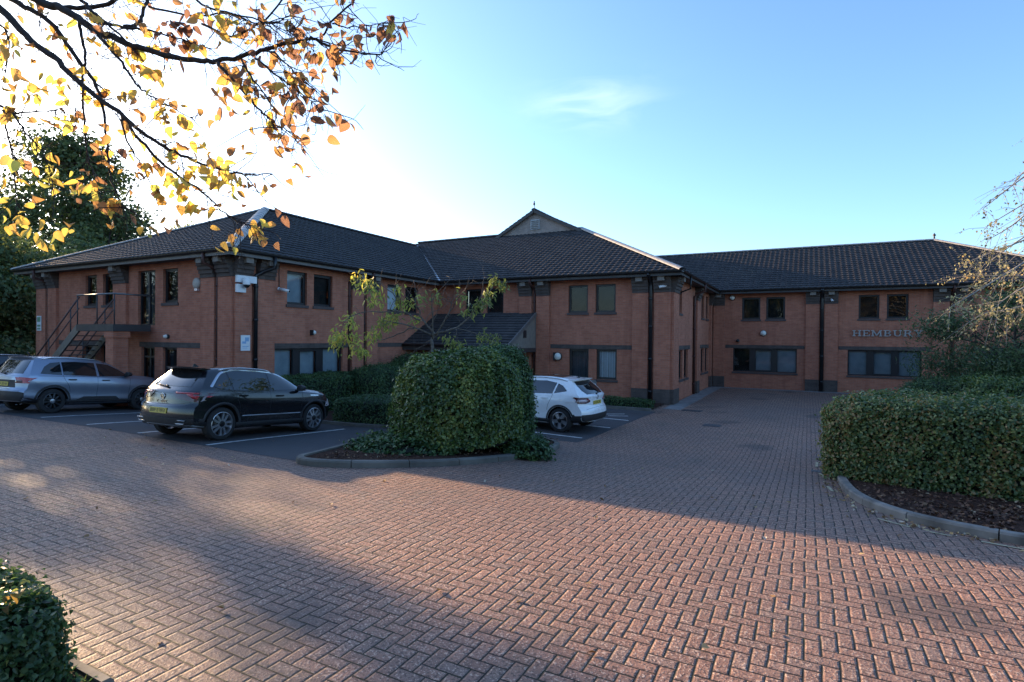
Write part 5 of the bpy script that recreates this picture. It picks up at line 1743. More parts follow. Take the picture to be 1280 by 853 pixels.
# denser sprays seen in the photograph
for px, py, s, n, pk in ((260, 205, 22, 26, 0.75), (290, 225, 18, 20, 0.7), (225, 235, 12, 14, 0.85), (240, 260, 12, 12, 0.7), (215, 225, 7, 9, 0.92), (25, 278, 14, 9, 0.75), (8, 252, 8, 4, 0.85), (50, 285, 8, 5, 0.85), (85, 283, 9, 5, 0.7), (60, 300, 8, 4, 0.9), (105, 232, 8, 8, 0.7), (70, 215, 8, 5, 0.75),
                     (30, 110, 16, 14, 0.7), (70, 105, 14, 12, 0.7), (15, 60, 14, 10, 0.6), (360, 150, 14, 10, 0.3), (395, 165, 10, 6, 0.25), (420, 145, 8, 5, 0.12), (300, 100, 22, 22, 0.4), (200, 90, 16, 12, 0.7), (200, 130, 14, 12, 0.65), (280, 130, 20, 16, 0.4), (225, 150, 16, 12, 0.65), (345, 115, 14, 9, 0.3),
                     (275, 8, 14, 8, 0.6), (310, 15, 18, 7, 0.3), (375, 15, 14, 6, 0.3), (420, 60, 18, 12, 0.25), (445, 50, 14, 7, 0.25), (400, 100, 18, 9, 0.2), (380, 125, 18, 9, 0.25), (350, 60, 18, 6, 0.35), (410, 85, 16, 6, 0.15), (430, 20, 14, 5, 0.2), (270, 290, 10, 4, 0.7), (305, 285, 10, 6, 0.65), (325, 285, 9, 4, 0.6), (320, 235, 12, 6, 0.4), (150, 250, 4, 2, 0.7), (130, 205, 8, 4, 0.5), (160, 120, 14, 8, 0.6), (120, 160, 12, 6, 0.5)):
    for k in range(int(n * 0.8)):
        LP.append(O(px + r.normal(0, s * 0.75), py + r.normal(0, s * 0.6), r.uniform(3.3, 3.8))); LK.append(np.clip(r.normal(pk, 0.16), 0, 0.97))
# a clot of dead leaves high on a branch
for k in range(26):
    LP.append(O(r.normal(228, 13), r.normal(38, 12), 3.7)); LK.append(0.02)
LPa = np.array([tuple(v) for v in LP])
V, F, k = leaves(LPa, r.normal(0, 1, LPa.shape), 0.071, LEAF_ROUND, droop=0.6, rng=r, curl=0.7, pick=np.array(LK))
# crown out of the frame
hi = np.array([tuple(TT[16] + Vector(r.normal(0, 1.3, 3)) + Vector((0, -0.8, 1.6))) for k in range(500)])
V2, F2, k2 = leaves(hi, r.normal(0, 1, hi.shape), 0.09, LEAF_ROUND, droop=0.6, rng=r, curl=0.7)
for s in range(30):
    a = TT[r.integers(14, len(TT))]; e = Vector(hi[r.integers(0, 500)])
    mb.tube(limb_pts(a, e, 4, 0, 0.06, r), [0.03, 0.02, 0.014, 0.008, 0.004], 5)
mb.build('trunk', M['bark_black'], ov, uv=False)
arr_mesh('crown', np.concatenate([V, V2]), np.concatenate([F, F2 + len(V)]), M['leaf_autumn'], ov, np.concatenate([k, k2]))

# ------------------------------------------------------------------ leaves on the ground
r = np.random.default_rng(77)
pts = []
for k in range(130):
    pts.append((r.uniform(-14, 3), r.uniform(2.4, 12)))
for k in range(240):
    t = r.uniform(0, 1) ** 0.7
    i = r.uniform(0, len(bed) - 12); a = bed[int(i)]
    pts.append((a.x - abs(r.normal(0, 0.16)) - 0.08, a.y - abs(r.normal(0, 0.12)) - 0.05))
for px, py in ((197, 630), (112, 668), (545, 744), (280, 767), (163, 783), (200, 810), (90, 820), (740, 735), (775, 668), (1110, 640), (1058, 632)):
    v = at(px, py, 1.0) - EYE
    s = -2.12 / v.z
    pts.append((EYE.x + v.x * s, EYE.y + v.y * s))
def litter(pts, size, name, mat, dz=0.012, kind='stuff'):
    P = np.array([(x, y, gz(x, y) + dz + r.uniform(0, 0.012)) for x, y in pts])
    V, F, k = leaves(P, r.normal(0, 0.35, P.shape) + np.array([0, 0, 1]), size, LEAF_OVATE, rng=r, curl=0.6)
    o = arr_mesh(name, V, F, M[mat], None, k)
    tag(o, None, None, None, kind)
ok = [p for p in pts if not (-9.1 < p[0] < -4.8 and 6.4 < p[1] < 13)]
litter(ok, 0.055, 'fallen_leaves', 'leaf_fallen')
bp = []
for k in range(2600):
    i = r.uniform(0, len(bed) - 2); a = bed[int(i)]; b = bed[int(i) + 1]
    c = a.lerp(b, i - int(i)); d = (b - a).normalized(); nn = Vector((-d.y, d.x))
    c = c + nn * r.uniform(0.05, 2.2)
    bp.append((c.x, c.y))
litter(bp, 0.06, 'leaf_litter', 'leaf_litter', 0.085)
bp = [(r.uniform(-8.7, -5.3), r.uniform(6.8, 12.6)) for k in range(2000)]
bp = [p for p in bp if p[0] > -7.45 - (p[1] - 6.6) * 0.35 + 0.1 and p[0] < -7.0 + (p[1] - 6.7) * 0.6]
litter(bp, 0.055, 'leaf_litter', 'leaf_litter', 0.095)
gb = np.array([(r.uniform(-7, -3.68), r.uniform(-0.5, 1.75)) for k in range(7000)])
P = np.array([(x, y, gz(x, y) + 0.02) for x, y in gb])
V, F, k = leaves(P, r.normal(0, 1, P.shape) * np.array([1, 1, 0.1]), 0.05, LEAF_LONG, droop=None, rng=r, curl=0.5)
V[:, 2] = np.abs(V[:, 2] - np.repeat(P[:, 2], 6)) + np.repeat(P[:, 2], 6)
o = arr_mesh('grass', V, F, M['leaf_privet'], None, k); tag(o, None, None, None, 'stuff')
#PART3
# ------------------------------------------------------------------ cars


def interp(tab, x):
    """monotone cubic through (x, y) pairs"""
    xs = np.array([t[0] for t in tab]); ys = np.array([t[1] for t in tab])
    h = np.diff(xs); d = np.diff(ys) / h
    m = np.zeros(len(xs))
    m[0], m[-1] = d[0], d[-1]
    for i in range(1, len(xs) - 1):
        m[i] = 0 if d[i - 1] * d[i] <= 0 else 2 * d[i - 1] * d[i] / (d[i - 1] + d[i])
    x = np.clip(np.asarray(x, float), xs[0], xs[-1])
    i = np.clip(np.searchsorted(xs, x, side='right') - 1, 0, len(xs) - 2)
    t = (x - xs[i]) / h[i]
    return (ys[i] * (1 + 2 * t) * (1 - t) ** 2 + h[i] * m[i] * t * (1 - t) ** 2 + ys[i + 1] * t * t * (3 - 2 * t) + h[i] * m[i + 1] * t * t * (t - 1))


def car(name, label, loc, heading, S, spec, paint, scale=1.0):
    """x forward from the rear bumper, y to the left, z up"""
    g = gz(loc[0], loc[1])
    root = empty(name, (loc[0], loc[1], g), heading, label, 'car')
    root.scale = (scale, scale, scale)
    Lc = spec['L']
    NX, SUBS = 84, 4
    X = np.concatenate([np.linspace(0, 1.0, 24)[:-1], np.linspace(1.0, Lc - 0.8, 38)[:-1], np.linspace(Lc - 0.8, Lc, 22)])
    zb = interp(spec['zb'], X); zbelt = interp(spec['belt'], X); zt = interp(spec['top'], X)
    wm = interp(spec['wmax'], X); wt = interp(spec['wtop'], X)
    n = len(X)
    H = []
    for i in range(n):
        b, t, w, u, z0 = zbelt[i], max(zt[i], zbelt[i] + 0.02), wm[i], wt[i], zb[i]
        wb = w * 0.965
        dz = t - b
        pts = [(0, z0), (w * 0.80, z0), (w * 0.945, z0 + 0.05), (w * 0.985, z0 + 0.2 * (b - z0)), (w * 0.972, z0 + 0.40 * (b - z0)), (w, z0 + 0.66 * (b - z0)), (w * 0.998, z0 + 0.80 * (b - z0)), (wb, b - 0.015), (wb * 0.972, b + 0.012 + 0.05 * dz),
               (wb * 0.972 + (u - wb * 0.972) * 0.5, b + dz * 0.5), (u, b + dz * 0.86), (u - 0.07, b + dz * 0.96), (u * 0.6, b + dz * 0.992), (0, t)]
        P = [np.array(p) for p in pts]
        out = []
        for k in range(len(P) - 1):
            p0, p1, p2, p3 = P[max(k - 1, 0)], P[k], P[k + 1], P[min(k + 2, len(P) - 1)]
            for s in range(SUBS):
                q = s / SUBS
                out.append(0.5 * ((2 * p1) + (p2 - p0) * q * 0.7 + (2 * p1 * 0 + 0) + ((2 * (p2 - p1) * 1.5 - (p2 - p0) * 0.7 * 1.0 - 0.35 * (p3 - p1) * 1.0 + 0 * p0)) * 0) if False else (p1 + (p2 - p1) * q))
        out.append(P[-1])
        out = np.array(out)
        # soften the corners
        for it in range(2):
            o2 = out.copy(); o2[1:-1] = 0.5 * out[1:-1] + 0.25 * (out[:-2] + out[2:]); out = o2
        out[:, 0] = np.maximum(out[:, 0], 0); out[0, 0] = 0; out[-1, 0] = 0
        H.append(out)
    H = np.array(H)                      # n, m, 2
    m = H.shape[1]

    def shear(x, y, z):
        fr_ = np.clip(1 - x / spec.get('rear_len', 1.35), 0, 1)
        ff_ = np.clip(1 - (Lc - x) / 0.55, 0, 1) ** 1.5
        wl_ = spec['W2']
        xr = interp(spec['rear'], z) + spec.get('rcurve', 0.16) * (np.abs(y) / wl_) ** 3.2
        xf = interp(spec['front'], z) + 0.34 * (np.abs(y) / wl_) ** 2.6
        return x + xr * fr_ - xf * ff_
    verts, faces = [], []

    def add(x, y, z):
        verts.append((float(shear(x, y, z)), float(y), float(z))); return len(verts) - 1
    ringL = [[add(X[i], H[i, j, 0], H[i, j, 1]) for j in range(m)] for i in range(n)]
    ringR = [[ringL[i][j] if H[i, j, 0] < 1e-6 else add(X[i], -H[i, j, 0], H[i, j, 1]) for j in range(m)] for i in range(n)]
    for i in range(n - 1):
        for j in range(m - 1):
            for rg, rev in ((ringL, False), (ringR, True)):
                q = [rg[i][j], rg[i + 1][j], rg[i + 1][j + 1], rg[i][j + 1]]
                q = list(dict.fromkeys(q))
                if len(q) >= 3: faces.append(tuple(q[::-1]) if rev else tuple(q))
    for i, rev in ((0, True), (n - 1, False)):       # end faces as full grids
        K = 14
        rows = []
        for j in range(m):
            w = H[i, j, 0]
            if w < 1e-6: rows.append([ringL[i][j]] * (K + 1)); continue
            row = [ringR[i][j]]
            for k in range(1, K): row.append(add(X[i], -w + 2 * w * k / K, H[i, j, 1]))
            row.append(ringL[i][j]); rows.append(row)
        for j in range(m - 1):
            for k in range(K):
                q = list(dict.fromkeys([rows[j][k], rows[j][k + 1], rows[j + 1][k + 1], rows[j + 1][k]]))
                if len(q) >= 3: faces.append(tuple(q[::-1]) if rev else tuple(q))
    tree_ = BVHTree.FromPolygons([Vector(v) for v in verts], faces)
    # body, arches cut out
    bm = bmesh.new()
    bv = [bm.verts.new(v) for v in verts]
    for f in faces:
        try: bm.faces.new([bv[k] for k in f])
        except ValueError: pass
    bmesh.ops.recalc_face_normals(bm, faces=bm.faces)
    for f in bm.faces: f.smooth = True
    me = bpy.data.meshes.new('body'); bm.to_mesh(me); bm.free()
    me.materials.append(paint)
    body = bpy.data.objects.new('body', me); COL.objects.link(body); body.parent = root
    rw = spec['rw']; ra = rw + 0.055
    cut = MB()
    for wx in spec['axles']:
        cut.lathe([(0.0001, -1.2), (ra, -1.2), (ra, 1.2), (0.0001, 1.2)], (wx, 0, rw), 'y', 40)
    cme = cut.build('cut', M['black_plastic'], root, uv=False)
    bm = bmesh.new(); bm.from_mesh(cme.data); bmesh.ops.remove_doubles(bm, verts=bm.verts, dist=0.001); bmesh.ops.recalc_face_normals(bm, faces=bm.faces); bm.to_mesh(cme.data); bm.free()
    md = body.modifiers.new('arches', 'BOOLEAN'); md.operation = 'DIFFERENCE'; md.object = cme; md.solver = 'EXACT'
    md.material_mode = 'TRANSFER'
    bpy.context.view_layer.update()
    dg = bpy.context.evaluated_depsgraph_get()
    new = bpy.data.meshes.new_from_object(body.evaluated_get(dg))
    body.modifiers.clear(); body.data = new
    bpy.data.objects.remove(cme)
    new.set_sharp_from_angle(angle=R(38))
    new.name = 'body'

    def cast(o, d):
        h = tree_.ray_cast(Vector(o), Vector(d).normalized(), 12.0)
        return (h[0], h[1]) if h[0] is not None else (None, None)

    def grid_patch(P2, fn, off, mat, nm, parent=root, mb=None, rim=True):
        """P2: rows x cols of 2D points; fn maps one to a ray"""
        hold = mb or MB()
        nr, nc = len(P2), len(P2[0])
        idx = {}
        for i in range(nr):
            for j in range(nc):
                o, d = fn(*P2[i][j])
                p, nn = cast(o, d)
                if p is None: continue
                if nn.dot(Vector(d)) > 0: nn = -nn
                e = off if not (rim and (i in (0, nr - 1) or j in (0, nc - 1))) else -0.004
                hold.v.append(tuple(p + nn * e)); idx[i, j] = len(hold.v) - 1
        for i in range(nr - 1):
            for j in range(nc - 1):
                k = [(i, j), (i, j + 1), (i + 1, j + 1), (i + 1, j)]
                if all(c in idx for c in k):
                    hold.f.append(tuple(idx[c] for c in k)); hold.mi.append(hold.cur); hold.sm.append(True)
        if mb is None: return hold.build(nm, mat, parent, uv=False, sharp=50)

    def poly_patch(poly, fn, off, mat, nm, parent=root, cell=0.045, mb=None):
        """any outline, cut into small cells and laid on the body"""
        b = bmesh.new()
        b.faces.new([b.verts.new((p[0], p[1], 0)) for p in poly])
        x0, x1 = min(p[0] for p in poly), max(p[0] for p in poly)
        y0, y1 = min(p[1] for p in poly), max(p[1] for p in poly)
        k = x0 + cell
        while k < x1:
            bmesh.ops.bisect_plane(b, geom=b.verts[:] + b.edges[:] + b.faces[:], plane_co=(k, 0, 0), plane_no=(1, 0, 0)); k += cell
        k = y0 + cell
        while k < y1:
            bmesh.ops.bisect_plane(b, geom=b.verts[:] + b.edges[:] + b.faces[:], plane_co=(0, k, 0), plane_no=(0, 1, 0)); k += cell
        hold = mb or MB()
        b.verts.ensure_lookup_table()
        mp = {}
        for v in b.verts:
            o, d = fn(v.co.x, v.co.y)
            p, nn = cast(o, d)
            if p is None: continue
            if nn.dot(Vector(d)) > 0: nn = -nn
            hold.v.append(tuple(p + nn * off)); mp[v] = len(hold.v) - 1
            v.tag = True
        for f in b.faces:
            if all(v in mp for v in f.verts):
                hold.f.append(tuple(mp[v] for v in f.verts)); hold.mi.append(hold.cur); hold.sm.append(True)
        # rim going down into the body
        for e in b.edges:
            if len(e.link_faces) == 1 and all(v in mp for v in e.verts):
                a, c = e.verts
                q = []
                for v in (a, c):
                    o, d = fn(v.co.x, v.co.y); p, nn = cast(o, d)
                    if nn.dot(Vector(d)) > 0: nn = -nn
                    hold.v.append(tuple(p - nn * 0.012)); q.append(len(hold.v) - 1)
                hold.f.append((mp[a], mp[c], q[1], q[0])); hold.mi.append(hold.cur); hold.sm.append(False)
        b.free()
        if mb is None: return hold.build(nm, mat, parent, uv=False, sharp=50)

    side = lambda s: (lambda x, z: ((x, s * 3.0, z), (0, -s, 0)))
    rear = lambda y, z: ((-2.0, y, z), (1, 0, 0))
    front = lambda y, z: ((Lc + 2.0, y, z), (-1, 0, 0))
    rearq = lambda s: (lambda y, z: ((-2.0, s * (y + 1.1), z), (1, -s * 0.5, 0)))
    top = lambda x, y: ((x, y, 3.0), (0, 0, -1))
    wsh = lambda y, z: ((Lc + 1.0, y, z + 1.0), (-1, 0, -0.42))
    spec['build'](locals())
    # wheels
    for wi, wx in enumerate(spec['axles']):
        for s in (1, -1):
            yo = s * (spec['W2'] - 0.015)
            wh = bpy.data.objects.new('wheel', None); COL.objects.link(wh); wh.parent = root
            wh.location = (wx, yo, rw)
            wh.rotation_euler = (0, RNG.uniform(0, 6), 0)
            wd = 0.215
            mb = MB()
            rr = spec['rim']
            mb.lathe([(rr, -s * 0.0), (rr + 0.02, s * 0.004), (rw - 0.02, -s * 0.006), (rw, -s * 0.035), (rw, -s * (wd - 0.03)), (rw - 0.03, -s * wd), (rr, -s * wd)], (0, 0, 0), 'y', 40)
            mb.build('tyre', M['tyre'], wh, uv=False, sharp=30)
            mb = MB()
            mb.lathe([(rr + 0.003, -s * 0.004), (rr - 0.012, s * 0.002), (rr - 0.022, -s * 0.02), (rr - 0.03, -s * 0.12), (rr - 0.03, -s * 0.16)], (0, 0, 0), 'y', 40)
            ns = spec['spokes']
            sw = spec['spoke_w']
            for q in range(ns):
                for tw in spec.get('twin', (0.0,)):
                    a = 2 * math.pi * q / ns
                    def pt(rad, off, yy):
                        return (rad * math.cos(a) - off * math.sin(a), yy, rad * math.sin(a) + off * math.cos(a))
                    r0, r1 = 0.055, rr - 0.016
                    w0, w1 = sw[0] / 2, sw[1] / 2
                    o0, o1 = tw * 0.35, tw
                    vs = []
                    for (rad, o, w, yy) in ((r0, o0, w0, -0.004), (r0 + 0.4 * (r1 - r0), (o0 + o1) / 2, (w0 + w1) / 2, -0.012), (r1, o1, w1, -0.018)):
                        vs += [pt(rad, o - w, s * yy), pt(rad, o + w, s * yy), pt(rad, o + w * 1.1, s * (yy - 0.04)), pt(rad, o - w * 1.1, s * (yy - 0.04))]
                    fs = []
                    for b in (0, 4):
                        fs += [(b + k, b + (k + 1) % 4, b + 4 + (k + 1) % 4, b + 4 + k) for k in range(4)]
                    mb.add(vs, fs + [(0, 1, 2, 3), (8, 9, 10, 11)])
            mb.build('rim', M[spec['rim_mat']], wh, uv=False, sharp=30)
            mb = MB()
            mb.lathe([(0.062, -s * 0.03), (0.062, s * 0.0), (0.045, s * 0.006), (0, s * 0.007)], (0, 0, 0), 'y', 20)
            mb.build('hub_cap', M[spec.get('cap_mat', spec['rim_mat'])], wh, uv=False, sharp=40)
            mb = MB()
            mb.lathe([(0.0001, -s * 0.055), (rr - 0.05, -s * 0.055), (rr - 0.05, -s * 0.075), (0.0001, -s * 0.075)], (0, 0, 0), 'y', 28)
            mb.build('brake_disc', M['rim_black'], wh, uv=False)
    # dark underside and arch linings
    mb = MB()
    mb.box(0.75, Lc - 0.5, -spec['W2'] + 0.29, spec['W2'] - 0.29, 0.2, 0.7)
    mb.build('underbody', M['unlit_backing'], root, uv=False)
    return root


def common(E, glass, rear_glass, arch_w=0.06, sill=True, clad='cladding', arch_ang=(-22, 202), wind=None, bumper=None):
    """things every car here has"""
    spec, root = E['spec'], E['root']
    gp, pp, side = E['grid_patch'], E['poly_patch'], E['side']
    for s in (1, -1):
        for wx in spec['axles']:
            rows = []
            for rad in (E['ra'] - 0.004, E['ra'] + arch_w * 0.5, E['ra'] + arch_w):
                rows.append([(wx + rad * math.cos(R(a)), spec['rw'] + rad * math.sin(R(a))) for a in np.linspace(arch_ang[0], arch_ang[1], 40)])
            gp(rows, side(s), 0.012, M[clad], 'wheel_arch')
        if sill:
            a0, a1 = spec['axles']
            xs = np.linspace(a0 + E['ra'] * 0.86, a1 - E['ra'] * 0.86, 30)
            rows = [[(x, z) for x in xs] for z in (spec['sill_z'][0], spec['sill_z'][0] + 0.05, spec['sill_z'][1] - 0.03, spec['sill_z'][1])]
            gp(rows, side(s), 0.014, M[clad], 'sill_cladding')
        for (nm, poly, mat) in glass:
            pp(poly, side(s), 0.006, M[mat], nm)
        for (x, z) in spec['handles']:
            mb = MB()
            p, nn = E['cast']((x, s * 3, z), (0, -s, 0))
            mb.box(p.x - 0.10, p.x + 0.10, p.y - 0.012, p.y + 0.03 * 1, p.z - 0.014, p.z + 0.016) if s > 0 else mb.box(p.x - 0.10, p.x + 0.10, p.y - 0.03, p.y + 0.012, p.z - 0.014, p.z + 0.016)
            mb.build('door_handle', E['paint'] if spec.get('handle_paint', True) else M['black_plastic'], root, uv=False)
        for line in spec['seams']:
            rows = [[], []]
            P = smooth_path([Vector(q) for q in line], 8)
            for k in range(len(P)):
                d = (P[min(k + 1, len(P) - 1)] - P[max(k - 1, 0)]).normalized()
                nn = Vector((-d.y, d.x)) * 0.0045
                rows[0].append(tuple(P[k] - nn)); rows[1].append(tuple(P[k] + nn))
            gp(rows, side(s), 0.0015, M['black_plastic'], 'door_gap', rim=False)
        # mirror
        mx, mz = spec['mirror']
        p, nn = E['cast']((mx, s * 3, mz), (0, -s, 0))
        mb = MB()
        c = Vector((p.x + 0.02, p.y + s * 0.15, p.z + 0.05))
        ang = [2 * math.pi * k / 14 for k in range(14)]
        rings = []
        for (dx, sc) in ((0.09, 0.25), (0.065, 0.75), (0.0, 1.0), (-0.05, 0.97), (-0.06, 0.86)):
            rings.append([(c.x + dx, c.y + math.cos(a) * 0.115 * sc, c.z + math.sin(a) * 0.078 * sc * (1.1 if math.sin(a) > 0 else 0.85)) for a in ang])
        vs = [v for rg in rings for v in rg]
        fs = [(i * 14 + k, i * 14 + (k + 1) % 14, (i + 1) * 14 + (k + 1) % 14, (i + 1) * 14 + k) for i in range(4) for k in range(14)]
        fs += [tuple(range(14)), tuple(range(69, 55, -1))]
        mb.add(vs, fs, True)
        mb.bar((p.x + 0.02, p.y - s * 0.02, p.z + 0.0), (c.x, c.y - s * 0.04, c.z - 0.04), 0.08, 0.04)
        mb.build('wing_mirror', E['paint'] if spec.get('mirror_paint') else M['black_plastic'], root, uv=False, sharp=40)
    if rear_glass: pp(rear_glass, E['rear'], 0.006, M['car_glass'], 'rear_window')
    if wind: pp(wind, E['wsh'], 0.005, M['car_glass'], 'windscreen')


def plate(E, y0, y1, z0, z1, tilt=0.0):
    mb = MB()
    p, nn = E['cast']((-2, 0, (z0 + z1) / 2), (1, 0, 0))
    x = p.x - 0.012
    q0, _ = E['cast']((-2, 0, z0), (1, 0, 0)); q1, _ = E['cast']((-2, 0, z1), (1, 0, 0))
    xa, xb = q0.x - 0.014, q1.x - 0.014
    mb.add([(xa, y0, z0), (xa, y1, z0), (xb, y1, z1), (xb, y0, z1), (xa + 0.012, y0, z0), (xa + 0.012, y1, z0), (xb + 0.012, y1, z1), (xb + 0.012, y0, z1)],
           [(0, 1, 2, 3), (7, 6, 5, 4), (0, 4, 5, 1), (1, 5, 6, 2), (2, 6, 7, 3), (3, 7, 4, 0)])
    pl = mb.build('number_plate', M['plate'], E['root'], uv=False)
    mb = MB()
    w = y1 - y0; h = z1 - z0
    r = random.Random(len(E['name']) + int(z0 * 100))
    for k in range(7):       # characters blurred to dark shapes in the photograph
        c = y0 + w * (0.085 + 0.125 * k + (0.03 if k > 3 else 0.0))
        for (a0, a1, b0, b1) in ((0, 0.03, 0, 1), (0.07, 0.1, 0, 1), (0, 0.1, 0.84, 1), (0, 0.1, 0.42, 0.57), (0, 0.1, 0, 0.15)):
            if r.random() < 0.3: continue
            za, zb_ = z0 + h * (0.2 + 0.6 * b0), z0 + h * (0.2 + 0.6 * b1)
            f = lambda z: xa + (xb - xa) * (z - z0) / h - 0.0015
            y_a, y_b = c + a0 * w * 0.95, c + a1 * w * 0.95
            mb.quad((f(za), y_a, za), (f(za), y_b, za), (f(zb_), y_b, zb_), (f(zb_), y_a, zb_))
    mb.build('lettering', M['plate_ink'], pl, uv=False)


def wiper(E, y0, y1, z0, z1):
    mb = MB()
    pts = []
    for t in np.linspace(0, 1, 6):
        y, z = y0 + (y1 - y0) * t, z0 + (z1 - z0) * t
        p, nn = E['cast']((-2, y, z), (1, 0, 0))
        pts.append(p + Vector((-0.025, 0, 0.008)))
    mb.tube(pts, 0.012, 6)
    mb.lathe([(0.03, 0), (0.03, -0.03), (0, -0.035)], tuple(pts[0] + Vector((0.015, 0, 0))), 'x', 10)
    mb.build('rear_wiper', M['black_plastic'], E['root'], uv=False)


def rails(E, x0, x1, y, mat, lift=0.035, r=0.016):
    for s in (1, -1):
        mb = MB()
        pts = []
        for t in np.linspace(0, 1, 16):
            x = x0 + (x1 - x0) * t
            p, nn = E['cast']((x, s * y, 3), (0, 0, -1))
            pts.append(p + Vector((0, 0, lift * min(1, 6 * t, 6 * (1 - t)) - 0.004)))
        mb.tube(pts, r, 8)
        mb.build('roof_rail', M[mat], E['root'], uv=False)


def spoiler(E, hw, x_back, x_front, z, drop=0.035, mat=None):
    """lip carrying the roof line back over the rear window"""
    mb = MB()
    K = 12
    vs, fs = [], []
    for k in range(K + 1):
        y = -hw + 2 * hw * k / K
        c = (abs(y) / hw) ** 2.5
        xb = x_back + 0.09 * c
        p, nn = E['cast']((x_front, y, 3), (0, 0, -1))
        vs += [(p.x, y, p.z + 0.004), (xb, y, z - 0.02 * c), (xb + 0.015, y, z - drop - 0.02 * c), (p.x + 0.12, y, p.z - 0.10)]
    for k in range(K):
        for j in range(4):
            fs.append((k * 4 + j, k * 4 + (j + 1) % 4, k * 4 + 4 + (j + 1) % 4, k * 4 + 4 + j))
    fs += [(0, 1, 2, 3), tuple(K * 4 + j for j in (3, 2, 1, 0))]
    mb.add(vs, fs, True)
    mb.build('roof_spoiler', mat or E['paint'], E['root'], uv=False, sharp=35)


def emblem(E, y, z, r, kind):
    p, nn = E['cast']((-2, y, z), (1, 0, 0))
    mb = MB()
    n = 22
    pts = [(p.x - 0.012, y + r * math.cos(2 * math.pi * k / n), z + r * math.sin(2 * math.pi * k / n)) for k in range(n + 1)]
    mb.tube(pts, r * 0.13, 6, caps=False)
    def seg(a, b): mb.bar((p.x - 0.014, y - a[0] * r, z + a[1] * r), (p.x - 0.014, y - b[0] * r, z + b[1] * r), 0.012, r * 0.16, upv=(1, 0, 0))
    if kind == 'vw':
        for a, b in (((-0.38, 0.85), (0, 0.1)), ((0.38, 0.85), (0, 0.1)), ((-0.88, 0.3), (-0.42, -0.8)), ((-0.42, -0.8), (0, -0.02)), ((0, -0.02), (0.42, -0.8)), ((0.42, -0.8), (0.88, 0.3))): seg(a, b)
    else:
        seg((-1.15, 0), (1.15, 0))
    mb.build('emblem', M['chrome'], E['root'], uv=False)


